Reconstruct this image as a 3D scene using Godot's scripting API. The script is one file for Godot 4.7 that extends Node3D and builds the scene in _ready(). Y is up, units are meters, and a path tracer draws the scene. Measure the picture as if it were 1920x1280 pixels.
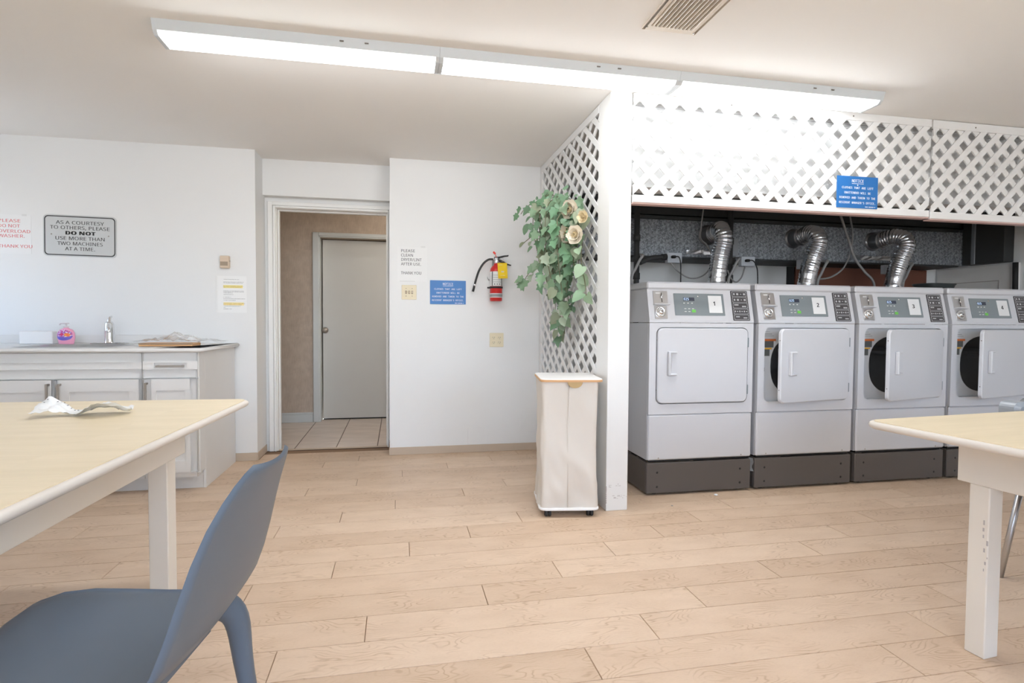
extends Node3D
# A shared laundry room: coin dryers in an alcove behind lattice, a sink counter, two work tables.

const CEIL := 2.365
const ZW := -4.64      # face of the back wall
const ZC := -3.03      # face of the hanging lattice
const ZD := -3.26      # face of the dryers
const XR := 5.15       # right wall
const XL := -3.3       # left wall
const ZB := 2.3        # wall behind the camera

var M := {}
var taken := {}
var cache := {}
var rng := RandomNumberGenerator.new()


func _ready() -> void:
	rng.seed = 7
	make_camera_and_light()
	make_materials()
	make_structure()
	make_door_recess()
	make_lamps()
	make_lattice()
	make_alcove()
	make_dryers()
	make_counter()
	make_tables()
	make_chairs()
	make_hamper()
	make_vine()
	make_extinguisher()
	make_wall_things()
	make_small_things()


# ------------------------------------------------------------------ camera, sky, light

func make_camera_and_light() -> void:
	var cam := Camera3D.new()
	cam.name = "camera"
	cam.fov = 61.967
	cam.near = 0.05
	cam.far = 60.0
	cam.position = Vector3(0, 1.08, 0)
	cam.rotation = Vector3(-0.03502776, -0.19879694, 0.00639448)
	add_child(cam)
	cam.current = true
	var env := Environment.new()
	env.tonemap_mode = Environment.TONE_MAPPER_LINEAR
	env.tonemap_exposure = 1.69
	env.background_mode = Environment.BG_SKY
	var sky := Sky.new()
	var sm := ProceduralSkyMaterial.new()
	sm.sky_top_color = Color(0.52, 0.66, 0.84)
	sm.sky_horizon_color = Color(0.84, 0.88, 0.91)
	sm.ground_horizon_color = Color(0.73, 0.735, 0.74)
	sm.ground_bottom_color = Color(0.70, 0.705, 0.71)
	sky.sky_material = sm
	env.sky = sky
	env.background_energy_multiplier = 11.0
	env.sdfgi_enabled = true
	env.ssao_enabled = true
	env.ssil_enabled = true
	var we := WorldEnvironment.new()
	we.name = "environment"
	we.environment = env
	add_child(we)


# the light of one 1.2 m wraparound fitting, set just under its lens
const LAMP_ENERGY := 0.60
const LAMP_COLOR := Color(0.96, 0.98, 1.0)

func lamp_light(parent: Node3D) -> void:
	# the lens wraps round: one light for each of its two sloping halves
	for side in [-1.0, 1.0]:
		var a := AreaLight3D.new()
		a.name = "lamp_glow"
		a.area_size = Vector2(1.16, 0.075)
		a.area_normalize_energy = true
		a.light_energy = LAMP_ENERGY
		a.light_color = LAMP_COLOR
		a.shadow_enabled = true
		a.area_range = 20.0
		a.position = Vector3(0, -0.0655, side * 0.040)
		a.rotation = Vector3(-PI / 2 - side * 0.66, 0, 0)
		parent.add_child(a, true)


# ------------------------------------------------------------------ helpers

func numbered(n: String) -> String:
	if not taken.has(n):
		taken[n] = 0
		return n
	taken[n] += 1
	return "%s_%03d" % [n, taken[n]]


func thing(called: String, label: String, category: String, at := Vector3.ZERO, turn := 0.0, group := "") -> Node3D:
	var o := Node3D.new()
	o.name = numbered(called)
	add_child(o)
	o.position = at
	o.rotation.y = turn
	o.set_meta("label", label)
	o.set_meta("category", category)
	if group != "":
		o.set_meta("group", group)
	return o


func obj(called: String, mesh: Mesh, m: Material, parent: Node3D, at := Vector3.ZERO, rot := Vector3.ZERO) -> MeshInstance3D:
	var o := MeshInstance3D.new()
	o.name = called if parent != self else numbered(called)
	o.mesh = mesh
	o.material_override = m
	parent.add_child(o, true)
	o.position = at
	o.rotation = rot
	return o


func struct(called: String, mesh: Mesh, m: Material, at := Vector3.ZERO, label := "") -> MeshInstance3D:
	var o := obj(called, mesh, m, self, at)
	o.set_meta("kind", "structure")
	if label != "":
		o.set_meta("label", label)
	return o


func tag(o: Node3D, label: String, category: String, group := "") -> void:
	o.set_meta("label", label)
	o.set_meta("category", category)
	if group != "":
		o.set_meta("group", group)


func hold(called: String, parent: Node3D, at := Vector3.ZERO, rot := Vector3.ZERO) -> Node3D:
	var o := Node3D.new()
	o.name = called
	parent.add_child(o, true)
	o.position = at
	o.rotation = rot
	return o


func begin(smooth := false) -> SurfaceTool:
	var st := SurfaceTool.new()
	st.begin(Mesh.PRIMITIVE_TRIANGLES)
	st.set_smooth_group(0 if smooth else -1)
	return st


func done(st: SurfaceTool) -> ArrayMesh:
	st.generate_normals()
	return st.commit()


# a triangle turned so that its front looks along hint
func tri(st: SurfaceTool, a: Vector3, b: Vector3, c: Vector3, hint: Vector3, ua := Vector2.ZERO, ub := Vector2.ZERO, uc := Vector2.ZERO) -> void:
	if (c - a).cross(b - a).dot(hint) < 0.0:
		st.set_uv(ua); st.add_vertex(a)
		st.set_uv(uc); st.add_vertex(c)
		st.set_uv(ub); st.add_vertex(b)
	else:
		st.set_uv(ua); st.add_vertex(a)
		st.set_uv(ub); st.add_vertex(b)
		st.set_uv(uc); st.add_vertex(c)


func quad(st: SurfaceTool, a: Vector3, b: Vector3, c: Vector3, d: Vector3, hint: Vector3, uv := [Vector2(0, 0), Vector2(1, 0), Vector2(1, 1), Vector2(0, 1)]) -> void:
	tri(st, a, b, c, hint, uv[0], uv[1], uv[2])
	tri(st, a, c, d, hint, uv[0], uv[2], uv[3])


# a chamfered box about p
func add_box(st: SurfaceTool, p: Vector3, s: Vector3, ch := 0.0) -> void:
	var h := s * 0.5
	var c := minf(ch, minf(h.x, minf(h.y, h.z)) * 0.9)
	for ax in 3:
		var u := (ax + 1) % 3
		var v := (ax + 2) % 3
		for sg in [-1.0, 1.0]:
			var n := Vector3.ZERO
			n[ax] = sg
			var q := []
			for k in [[-1, -1], [1, -1], [1, 1], [-1, 1]]:
				var w := Vector3.ZERO
				w[ax] = sg * h[ax]
				w[u] = k[0] * (h[u] - c)
				w[v] = k[1] * (h[v] - c)
				q.append(p + w)
			quad(st, q[0], q[1], q[2], q[3], n)
	if c <= 0.0:
		return
	for ax in 3:
		var u := (ax + 1) % 3
		var v := (ax + 2) % 3
		for su in [-1.0, 1.0]:
			for sv in [-1.0, 1.0]:
				var q := []
				for e in [-1.0, 1.0]:
					var a := Vector3.ZERO
					a[ax] = e * (h[ax] - c); a[u] = su * h[u]; a[v] = sv * (h[v] - c)
					var b := Vector3.ZERO
					b[ax] = e * (h[ax] - c); b[u] = su * (h[u] - c); b[v] = sv * h[v]
					q.append(p + a)
					q.append(p + b)
				var n := Vector3.ZERO
				n[u] = su; n[v] = sv
				quad(st, q[0], q[1], q[3], q[2], n)
	for sx in [-1.0, 1.0]:
		for sy in [-1.0, 1.0]:
			for sz in [-1.0, 1.0]:
				tri(st, p + Vector3(sx * h.x, sy * (h.y - c), sz * (h.z - c)), p + Vector3(sx * (h.x - c), sy * h.y, sz * (h.z - c)), p + Vector3(sx * (h.x - c), sy * (h.y - c), sz * h.z), Vector3(sx, sy, sz))


func box(x: float, y: float, z: float, ch := 0.0) -> ArrayMesh:
	var key := "b%.4f_%.4f_%.4f_%.4f" % [x, y, z, ch]
	if not cache.has(key):
		var st := begin()
		add_box(st, Vector3.ZERO, Vector3(x, y, z), ch)
		cache[key] = done(st)
	return cache[key]


# boxes given as [x0,x1,y0,y1,z0,z1] joined into one mesh
func boxes(list: Array, ch := 0.0) -> ArrayMesh:
	var st := begin()
	for b in list:
		add_box(st, Vector3((b[0] + b[1]) / 2.0, (b[2] + b[3]) / 2.0, (b[4] + b[5]) / 2.0), Vector3(b[1] - b[0], b[3] - b[2], b[5] - b[4]), ch)
	return done(st)


# polygon in x,y pushed out along z from z0 to z1, its front edge bevelled
func add_prism(st: SurfaceTool, poly: PackedVector2Array, z0: float, z1: float, bev := 0.0) -> void:
	var n := poly.size()
	var top := poly
	var ztop := z1
	if bev > 0.0:
		var ins := Geometry2D.offset_polygon(poly, -bev)
		if ins.size() == 1 and ins[0].size() == n:
			# match the start of the inset polygon with the outline
			var best := 0
			for k in n:
				if ins[0][k].distance_to(poly[0]) < ins[0][best].distance_to(poly[0]):
					best = k
			top = PackedVector2Array()
			for k in n:
				top.append(ins[0][(best + k) % n])
			if top[1].distance_to(poly[1]) > top[n - 1].distance_to(poly[1]):
				var r := PackedVector2Array([top[0]])
				for k in range(n - 1, 0, -1):
					r.append(top[k])
				top = r
			ztop = z1
	var zs := z1 - bev if top != poly else z1
	var mid := Vector2.ZERO
	for q in poly:
		mid += q / n
	var ccw := not Geometry2D.is_polygon_clockwise(poly)
	for i in n:
		var a := poly[i]
		var b := poly[(i + 1) % n]
		var d := (b - a)
		var nn := Vector3(d.y, -d.x, 0) if ccw else Vector3(-d.y, d.x, 0)
		quad(st, Vector3(a.x, a.y, z0), Vector3(b.x, b.y, z0), Vector3(b.x, b.y, zs), Vector3(a.x, a.y, zs), nn)
		if zs != z1:
			var ta := top[i]
			var tb := top[(i + 1) % n]
			quad(st, Vector3(a.x, a.y, zs), Vector3(b.x, b.y, zs), Vector3(tb.x, tb.y, z1), Vector3(ta.x, ta.y, z1), nn + Vector3(0, 0, d.length()))
	var ix := Geometry2D.triangulate_polygon(top)
	for k in range(0, ix.size(), 3):
		tri(st, Vector3(top[ix[k]].x, top[ix[k]].y, z1), Vector3(top[ix[k + 1]].x, top[ix[k + 1]].y, z1), Vector3(top[ix[k + 2]].x, top[ix[k + 2]].y, z1), Vector3(0, 0, 1), top[ix[k]], top[ix[k + 1]], top[ix[k + 2]])
	ix = Geometry2D.triangulate_polygon(poly)
	for k in range(0, ix.size(), 3):
		tri(st, Vector3(poly[ix[k]].x, poly[ix[k]].y, z0), Vector3(poly[ix[k + 1]].x, poly[ix[k + 1]].y, z0), Vector3(poly[ix[k + 2]].x, poly[ix[k + 2]].y, z0), Vector3(0, 0, -1))


func prism(poly: PackedVector2Array, z0: float, z1: float, bev := 0.0) -> ArrayMesh:
	var st := begin()
	add_prism(st, poly, z0, z1, bev)
	return done(st)


func round_rect(w: float, h: float, r: float, seg := 5) -> PackedVector2Array:
	var p := PackedVector2Array()
	for k in 4:
		var c := Vector2([1, -1, -1, 1][k] * (w / 2 - r), [1, 1, -1, -1][k] * (h / 2 - r))
		for i in seg + 1:
			var a := PI / 2 * (k + float(i) / seg)
			p.append(c + Vector2(cos(a), sin(a)) * r)
	return p


func plate(w: float, h: float, d: float, r: float, bev := 0.0) -> ArrayMesh:
	var key := "p%.4f_%.4f_%.4f_%.4f_%.4f" % [w, h, d, r, bev]
	if not cache.has(key):
		cache[key] = prism(round_rect(w, h, r), 0, d, bev)
	return cache[key]


# a rectangle with a hole: inner loop of points round the hole, from z0 (back) to z1 (front)
func add_holed(st: SurfaceTool, x0: float, x1: float, y0: float, y1: float, loop: PackedVector2Array, z0: float, z1: float) -> void:
	var n := loop.size()
	var c := Vector2.ZERO
	for q in loop:
		c += q / n
	var outer := PackedVector2Array()
	for q in loop:
		var d := q - c
		var t := INF
		if absf(d.x) > 1e-6:
			t = minf(t, ((x1 if d.x > 0 else x0) - c.x) / d.x)
		if absf(d.y) > 1e-6:
			t = minf(t, ((y1 if d.y > 0 else y0) - c.y) / d.y)
		outer.append(c + d * t)
	for i in n:
		var j := (i + 1) % n
		var a := loop[i]; var b := loop[j]; var oa := outer[i]; var ob := outer[j]
		for zz in [[z1, 1.0], [z0, -1.0]]:
			quad(st, Vector3(a.x, a.y, zz[0]), Vector3(b.x, b.y, zz[0]), Vector3(ob.x, ob.y, zz[0]), Vector3(oa.x, oa.y, zz[0]), Vector3(0, 0, zz[1]))
			if absf(oa.x - ob.x) > 1e-5 and absf(oa.y - ob.y) > 1e-5:
				var k := Vector2(x1 if maxf(oa.x, ob.x) > c.x else x0, y1 if maxf(oa.y, ob.y) > c.y else y0)
				tri(st, Vector3(oa.x, oa.y, zz[0]), Vector3(ob.x, ob.y, zz[0]), Vector3(k.x, k.y, zz[0]), Vector3(0, 0, zz[1]))
		var m := (a + b) / 2 - c
		quad(st, Vector3(a.x, a.y, z0), Vector3(b.x, b.y, z0), Vector3(b.x, b.y, z1), Vector3(a.x, a.y, z1), Vector3(-m.x, -m.y, 0))
	for e in [[x0, x0, y0, y1], [x1, x1, y0, y1], [x0, x1, y0, y0], [x0, x1, y1, y1]]:
		var hn := Vector3(signf((e[0] + e[1]) / 2 - c.x) if e[0] == e[1] else 0.0, signf((e[2] + e[3]) / 2 - c.y) if e[2] == e[3] else 0.0, 0)
		quad(st, Vector3(e[0], e[2], z0), Vector3(e[1], e[3], z0), Vector3(e[1], e[3], z1), Vector3(e[0], e[2], z1), hn)


# profile of (radius, height) turned round the y axis
func add_lathe(st: SurfaceTool, prof: Array, seg := 24, at := Vector3.ZERO, bas := Basis()) -> void:
	for i in prof.size() - 1:
		var p: Vector2 = prof[i]
		var q: Vector2 = prof[i + 1]
		for k in seg:
			var a := TAU * k / seg
			var b := TAU * (k + 1) / seg
			var da := Vector3(cos(a), 0, sin(a))
			var db := Vector3(cos(b), 0, sin(b))
			var d := q - p
			var hint := (da + db) * 0.5 * d.y + Vector3(0, -d.x, 0)
			quad(st, at + bas * (da * p.x + Vector3(0, p.y, 0)), at + bas * (db * p.x + Vector3(0, p.y, 0)), at + bas * (db * q.x + Vector3(0, q.y, 0)), at + bas * (da * q.x + Vector3(0, q.y, 0)), bas * hint, [Vector2(float(k) / seg, p.y), Vector2(float(k + 1) / seg, p.y), Vector2(float(k + 1) / seg, q.y), Vector2(float(k) / seg, q.y)])


func lathe(prof: Array, seg := 24, smooth := true) -> ArrayMesh:
	var st := begin(smooth)
	add_lathe(st, prof, seg)
	return done(st)


# a tube through points; radius a number or an array of one for each point
func add_tube(st: SurfaceTool, pts: Array, rad, seg := 10, caps := true) -> void:
	var rings := []
	var n := pts.size()
	var side := Vector3.ZERO
	for i in n:
		var t: Vector3 = (pts[mini(i + 1, n - 1)] - pts[maxi(i - 1, 0)]).normalized()
		if side == Vector3.ZERO:
			side = t.cross(Vector3.UP)
			if side.length() < 0.1:
				side = t.cross(Vector3.RIGHT)
		side = (side - t * side.dot(t)).normalized()
		var up := t.cross(side)
		var r: float = rad[i] if rad is Array else rad
		var ring := []
		for k in seg:
			var a := TAU * k / seg
			ring.append(pts[i] + (side * cos(a) + up * sin(a)) * r)
		rings.append(ring)
	for i in n - 1:
		for k in seg:
			var j := (k + 1) % seg
			var mid: Vector3 = (rings[i][k] + rings[i][j]) / 2.0 - pts[i]
			if mid.length() < 1e-7:
				mid = (rings[i + 1][k] + rings[i + 1][j]) / 2.0 - pts[i + 1]
			quad(st, rings[i][k], rings[i][j], rings[i + 1][j], rings[i + 1][k], mid)
	if caps:
		for e in [0, n - 1]:
			var dir: Vector3 = (pts[0] - pts[1]) if e == 0 else (pts[n - 1] - pts[n - 2])
			for k in range(1, seg - 1):
				tri(st, rings[e][0], rings[e][k], rings[e][k + 1], dir)


func tube(pts: Array, rad, seg := 10, caps := true) -> ArrayMesh:
	var st := begin(true)
	add_tube(st, pts, rad, seg, caps)
	return done(st)


# points along a smooth curve through the given ones
func smooth_path(p: Array, per := 6) -> Array:
	var out := []
	for i in p.size() - 1:
		var a: Vector3 = p[maxi(i - 1, 0)]
		var b: Vector3 = p[i]
		var c: Vector3 = p[i + 1]
		var d: Vector3 = p[mini(i + 2, p.size() - 1)]
		for k in per:
			out.append(b.cubic_interpolate(c, a, d, float(k) / per))
	out.append(p[p.size() - 1])
	return out


# a grid of points g[i][j] as a skin, hint turned to h
func add_grid(st: SurfaceTool, g: Array, out_from = null) -> void:
	for i in g.size() - 1:
		for j in g[i].size() - 1:
			var a: Vector3 = g[i][j]
			var b: Vector3 = g[i + 1][j]
			var c: Vector3 = g[i + 1][j + 1]
			var d: Vector3 = g[i][j + 1]
			var h := (d - a).cross(b - a)
			if h.length() < 1e-9:
				h = (c - d).cross(b - d)
			if out_from is Vector3:
				h = (a + c) / 2.0 - out_from
			var ni := float(g.size() - 1)
			var nj := float(g[i].size() - 1)
			quad(st, a, b, c, d, h, [Vector2(i / ni, j / nj), Vector2((i + 1) / ni, j / nj), Vector2((i + 1) / ni, (j + 1) / nj), Vector2(i / ni, (j + 1) / nj)])


func words(parent: Node3D, s: String, cap: float, at: Vector3, m: Material, width := 0.0, font := "Droid Sans", bold := false, align := HORIZONTAL_ALIGNMENT_CENTER, called := "lettering", rot := Vector3.ZERO) -> MeshInstance3D:
	var key := "f" + font + str(bold)
	if not cache.has(key):
		var f := SystemFont.new()
		f.font_names = PackedStringArray([font])
		f.font_weight = 700 if bold else 400
		cache[key] = f
	var t := TextMesh.new()
	t.font = cache[key]
	t.text = s
	t.font_size = 48
	t.pixel_size = cap / (0.714 * 48)
	t.depth = 0.0008
	t.curve_step = 1.5
	t.horizontal_alignment = align
	t.vertical_alignment = VERTICAL_ALIGNMENT_CENTER
	var o := obj(called, t, m, parent, at, rot)
	if width > 0.0:
		var w := t.get_aabb().size.x
		if w > 0.0:
			o.scale.x = width / w
	return o


func mat(called: String, c: Color, rough := 0.6, metal := 0.0, spec := 0.5) -> StandardMaterial3D:
	var m := StandardMaterial3D.new()
	m.resource_name = called
	m.albedo_color = c
	m.roughness = rough
	m.metallic = metal
	m.metallic_specular = spec
	m.cull_mode = BaseMaterial3D.CULL_DISABLED
	M[called] = m
	return m


func noise(freq: float, oct := 3, sd := 1, type := FastNoiseLite.TYPE_SIMPLEX_SMOOTH) -> FastNoiseLite:
	var n := FastNoiseLite.new()
	n.seed = sd
	n.frequency = freq
	n.noise_type = type
	n.fractal_octaves = oct
	return n


func rgb8(r: float, g: float, b: float) -> Color:
	return Color(r / 255.0, g / 255.0, b / 255.0)


# a texture filled by a colour for each pixel
func paint(w: int, h: int, f: Callable) -> ImageTexture:
	var im := Image.create(w, h, false, Image.FORMAT_RGB8)
	for y in h:
		for x in w:
			im.set_pixel(x, y, f.call(x, y))
	return ImageTexture.create_from_image(im)


# ------------------------------------------------------------------ materials

func make_materials() -> void:
	mat("wall paint", rgb8(234, 234, 233), 0.75, 0.0, 0.3)
	mat("ceiling paint", rgb8(243, 240, 236), 0.85, 0.0, 0.2)
	mat("gloss white paint", rgb8(236, 235, 232), 0.4)
	mat("lattice white", rgb8(235, 234, 232), 0.5)
	mat("cabinet white", rgb8(228, 226, 223), 0.35)
	mat("seam", rgb8(120, 112, 104), 0.8)
	mat("dryer enamel", rgb8(209, 209, 212), 0.28)
	mat("dryer inner", rgb8(205, 206, 208), 0.4)
	mat("pedestal grey", rgb8(92, 86, 82), 0.45)
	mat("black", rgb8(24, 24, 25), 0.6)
	mat("dark rubber", rgb8(44, 42, 43), 0.7)
	mat("drum", rgb8(184, 186, 188), 0.4, 0.5)
	mat("panel grey", rgb8(132, 140, 143), 0.4)
	mat("icon grey", rgb8(72, 70, 72), 0.5)
	mat("icon line", rgb8(196, 196, 198), 0.5)
	mat("screen", rgb8(62, 68, 84), 0.25)
	var seg := mat("digit glow", rgb8(190, 215, 245), 0.5)
	seg.emission_enabled = true
	seg.emission = rgb8(190, 215, 245)
	seg.emission_energy_multiplier = 0.6
	mat("green key", rgb8(118, 205, 90), 0.5)
	mat("paper", rgb8(236, 236, 235), 0.8)
	mat("ink", rgb8(52, 52, 56), 0.8)
	mat("red ink", rgb8(222, 120, 122), 0.8)
	mat("steel", rgb8(200, 200, 202), 0.3, 1.0)
	mat("chrome", rgb8(225, 226, 228), 0.1, 1.0)
	mat("nickel", rgb8(176, 170, 163), 0.38, 0.85)
	mat("galvanised", rgb8(150, 154, 158), 0.5, 0.7)
	mat("foil", rgb8(214, 216, 220), 0.22, 1.0)
	mat("pipe black", rgb8(58, 58, 58), 0.6, 0.2)
	mat("brown board", rgb8(122, 78, 62), 0.8)
	mat("conduit", rgb8(158, 156, 154), 0.5)
	mat("cord", rgb8(40, 40, 42), 0.6)
	mat("box white", rgb8(206, 210, 216), 0.6)
	mat("almond", rgb8(226, 213, 182), 0.4)
	mat("slot", rgb8(90, 76, 62), 0.6)
	mat("sign blue", rgb8(40, 112, 182), 0.35)
	mat("sign white", rgb8(240, 242, 245), 0.5)
	mat("sign grey", rgb8(206, 208, 208), 0.35, 0.1)
	mat("sign black", rgb8(58, 60, 60), 0.5)
	mat("beige plastic", rgb8(214, 194, 172), 0.5)
	mat("beige window", rgb8(160, 142, 122), 0.5)
	mat("extinguisher red", rgb8(206, 42, 40), 0.3)
	mat("tag yellow", rgb8(246, 208, 40), 0.7)
	mat("pin red", rgb8(240, 66, 50), 0.4)
	mat("hose black", rgb8(50, 51, 52), 0.5)
	mat("label white", rgb8(222, 222, 220), 0.5)
	mat("label grey", rgb8(150, 150, 150), 0.5)
	mat("baseboard vinyl", rgb8(196, 178, 158), 0.6)
	mat("hall trim", rgb8(206, 210, 210), 0.45)
	mat("hall door", rgb8(206, 206, 203), 0.5)
	mat("grout", rgb8(104, 92, 82), 0.9)
	mat("table edge", rgb8(224, 216, 206), 0.6)
	mat("table paint", rgb8(232, 224, 212), 0.5)
	mat("chair shell", rgb8(92, 104, 118), 0.42)
	mat("vinyl grey", rgb8(150, 156, 162), 0.28)
	mat("vinyl dark", rgb8(104, 104, 108), 0.4)
	mat("lid white", rgb8(240, 238, 235), 0.3)
	mat("birch", rgb8(214, 166, 116), 0.5)
	mat("birch tab", rgb8(190, 160, 110), 0.5)
	var cl := mat("hamper cloth", rgb8(224, 216, 205), 0.55)
	cl.backlight_enabled = true
	cl.backlight = Color(0.18, 0.17, 0.155)
	var bag := mat("plastic film", Color(0.93, 0.94, 0.95, 0.30), 0.18)
	bag.transparency = BaseMaterial3D.TRANSPARENCY_ALPHA
	var soap := mat("soap bottle", Color(0.97, 0.66, 0.78, 1.0), 0.12)
	soap.clearcoat_enabled = true
	mat("pump white", rgb8(228, 220, 222), 0.4)
	mat("pink wood", rgb8(206, 176, 170), 0.8)
	mat("raw wood", rgb8(150, 128, 108), 0.8)
	mat("vent beige", rgb8(222, 210, 194), 0.5)
	mat("vent dark", rgb8(66, 58, 50), 0.9)
	mat("fixture white", rgb8(204, 209, 212), 0.45)
	var lens := mat("lamp lens", rgb8(250, 250, 250), 0.5)
	lens.emission_enabled = true
	lens.emission = Color(1, 0.995, 0.985)
	lens.emission_energy_multiplier = 1.6
	mat("warning orange", rgb8(222, 120, 60), 0.5)
	mat("warning yellow", rgb8(226, 172, 60), 0.5)
	mat("warning dark", rgb8(96, 98, 96), 0.5)
	mat("scuff", rgb8(184, 176, 172), 0.9)
	mat("tub plastic", rgb8(66, 70, 70), 0.45)
	mat("glass", Color(0.9, 0.95, 0.95, 0.08), 0.02)
	M["glass"].transparency = BaseMaterial3D.TRANSPARENCY_ALPHA
	var leafs := [[126, 154, 122], [146, 168, 138], [106, 136, 108], [162, 176, 152], [104, 142, 108], [140, 148, 122]]
	for i in leafs.size():
		var lm := mat("leaf %d" % i, rgb8(leafs[i][0], leafs[i][1], leafs[i][2]), 0.5)
		lm.backlight_enabled = true
		lm.backlight = Color(0.24, 0.30, 0.22)
	mat("stem", rgb8(112, 108, 82), 0.7)
	mat("petal cream", rgb8(240, 230, 212), 0.7)
	mat("petal yellow", rgb8(234, 218, 182), 0.7)
	# table top: pale maple laminate with faint grain
	var n1 := noise(0.012, 3, 21)
	var n2 := noise(0.05, 2, 22)
	var lam := mat("laminate", Color.WHITE, 0.4)
	lam.albedo_texture = paint(256, 256, func(x, y):
		var v := n1.get_noise_2d(x * 0.5, y * 4.0) * 0.022 + n2.get_noise_2d(x * 0.4, y * 7.0) * 0.014
		return Color(0.918 + v, 0.852 + v, 0.725 + v * 1.2))
	lam.uv1_triplanar = true
	lam.uv1_scale = Vector3(0.9, 0.9, 0.9)
	# galvanised duct: crystal spangle
	var n3 := noise(0.09, 1, 31, FastNoiseLite.TYPE_CELLULAR)
	n3.cellular_return_type = FastNoiseLite.RETURN_CELL_VALUE
	var sp := mat("duct spangle", Color.WHITE, 0.5, 0.25)
	sp.albedo_texture = paint(256, 256, func(x, y):
		var v := 0.56 + n3.get_noise_2d(x, y) * 0.13
		return Color(v * 0.97, v, v * 1.04))
	sp.uv1_triplanar = true
	sp.uv1_world_triplanar = true
	sp.uv1_scale = Vector3(4.5, 4.5, 4.5)
	mat("duct dark", rgb8(58, 60, 60), 0.6, 0.1)
	# hall wallpaper: beige grasscloth
	var n4 := noise(0.05, 3, 41)
	var wp := mat("wallpaper", Color.WHITE, 0.85)
	wp.albedo_texture = paint(256, 256, func(x, y):
		var v := n4.get_noise_2d(x * 5.0, y * 0.7) * 0.03 + n4.get_noise_2d(x * 0.6 + 400, y * 0.6) * 0.04
		return Color(0.75 + v, 0.69 + v, 0.63 + v))
	wp.uv1_triplanar = true
	wp.uv1_world_triplanar = true
	wp.uv1_scale = Vector3(1.1, 1.1, 1.1)
	# hall tile
	var n5 := noise(0.015, 4, 51)
	var tl := mat("hall tile", Color.WHITE, 0.35)
	tl.albedo_texture = paint(256, 256, func(x, y):
		var v := n5.get_noise_2d(x, y * 2.5) * 0.05
		return Color(0.84 + v, 0.79 + v, 0.75 + v))
	tl.uv1_triplanar = true
	tl.uv1_world_triplanar = true
	tl.uv1_scale = Vector3(0.8, 0.8, 0.8)
	# floor planks: oak print, seven boards
	for i in 7:
		var pm := mat("plank %d" % i, Color.WHITE, 0.42, 0.0, 0.4)
		pm.albedo_texture = plank_print(i)
	mat("plank plain", rgb8(218, 186, 156), 0.45)
	mat("plank joint", rgb8(140, 112, 88), 0.9)


func plank_print(i: int) -> ImageTexture:
	var na := noise(0.006, 3, 100 + i)
	var nb := noise(0.02, 2, 200 + i)
	var nc := noise(0.15, 2, 300 + i)
	var w := 900
	var h := 120
	var tone: float = [0.0, 0.018, -0.02, 0.01, -0.012, 0.026, -0.004][i]
	var centre: float = [0.5, 0.3, 0.7, 0.55, 0.4, 0.62, 0.45][i] * h
	return paint(w, h, func(x, y):
		var dy: float = (y - centre) / h
		# arched growth rings that open and close along the board
		var wave := na.get_noise_2d(x * 0.55, y * 1.5)
		var ring: float = absf(dy) * (9.0 + 5.0 * na.get_noise_2d(x * 0.8 + 900, 0.0)) + x * 0.012 + wave * 5.0 + nb.get_noise_2d(x * 0.45, y * 1.3) * 0.8
		var s := 0.5 + 0.5 * sin(ring * TAU * 0.9)
		var line := pow(s, 7.0)
		var mask := clampf(0.35 + 1.6 * na.get_noise_2d(x * 0.9 + 3000, y * 1.4), 0.0, 1.0)
		var pore := clampf(nc.get_noise_2d(x * 0.35, y * 4.5) - 0.15, 0.0, 1.0)
		var patch := na.get_noise_2d(x * 0.7 + 7000, y * 2.2)
		var v := tone - 0.085 * line * mask - 0.05 * pore + 0.022 * patch
		return Color(0.845 + v, 0.740 + v * 1.12, 0.636 + v * 1.2))


# ------------------------------------------------------------------ room

func plank_mesh(x0: float, x1: float, z0: float, z1: float, u0: float, u1: float) -> ArrayMesh:
	var st := begin()
	var g := 0.0008
	var c := 0.0012
	var y := 0.0
	var X0 := x0 + g
	var X1 := x1 - g
	var Z0 := z0 + g
	var Z1 := z1 - g
	var uv := [Vector2(u0, 0.02), Vector2(u1, 0.02), Vector2(u1, 0.98), Vector2(u0, 0.98)]
	quad(st, Vector3(X0 + c, y, Z0 + c), Vector3(X1 - c, y, Z0 + c), Vector3(X1 - c, y, Z1 - c), Vector3(X0 + c, y, Z1 - c), Vector3.UP, uv)
	var low := -0.006
	quad(st, Vector3(X0 + c, y, Z0 + c), Vector3(X1 - c, y, Z0 + c), Vector3(X1, low, Z0), Vector3(X0, low, Z0), Vector3(0, 1, -1), [uv[0], uv[1], uv[1], uv[0]])
	quad(st, Vector3(X0 + c, y, Z1 - c), Vector3(X1 - c, y, Z1 - c), Vector3(X1, low, Z1), Vector3(X0, low, Z1), Vector3(0, 1, 1), [uv[3], uv[2], uv[2], uv[3]])
	quad(st, Vector3(X0 + c, y, Z0 + c), Vector3(X0 + c, y, Z1 - c), Vector3(X0, low, Z1), Vector3(X0, low, Z0), Vector3(-1, 1, 0), [uv[0], uv[3], uv[3], uv[0]])
	quad(st, Vector3(X1 - c, y, Z0 + c), Vector3(X1 - c, y, Z1 - c), Vector3(X1, low, Z1), Vector3(X1, low, Z0), Vector3(1, 1, 0), [uv[1], uv[2], uv[2], uv[1]])
	return done(st)


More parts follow.
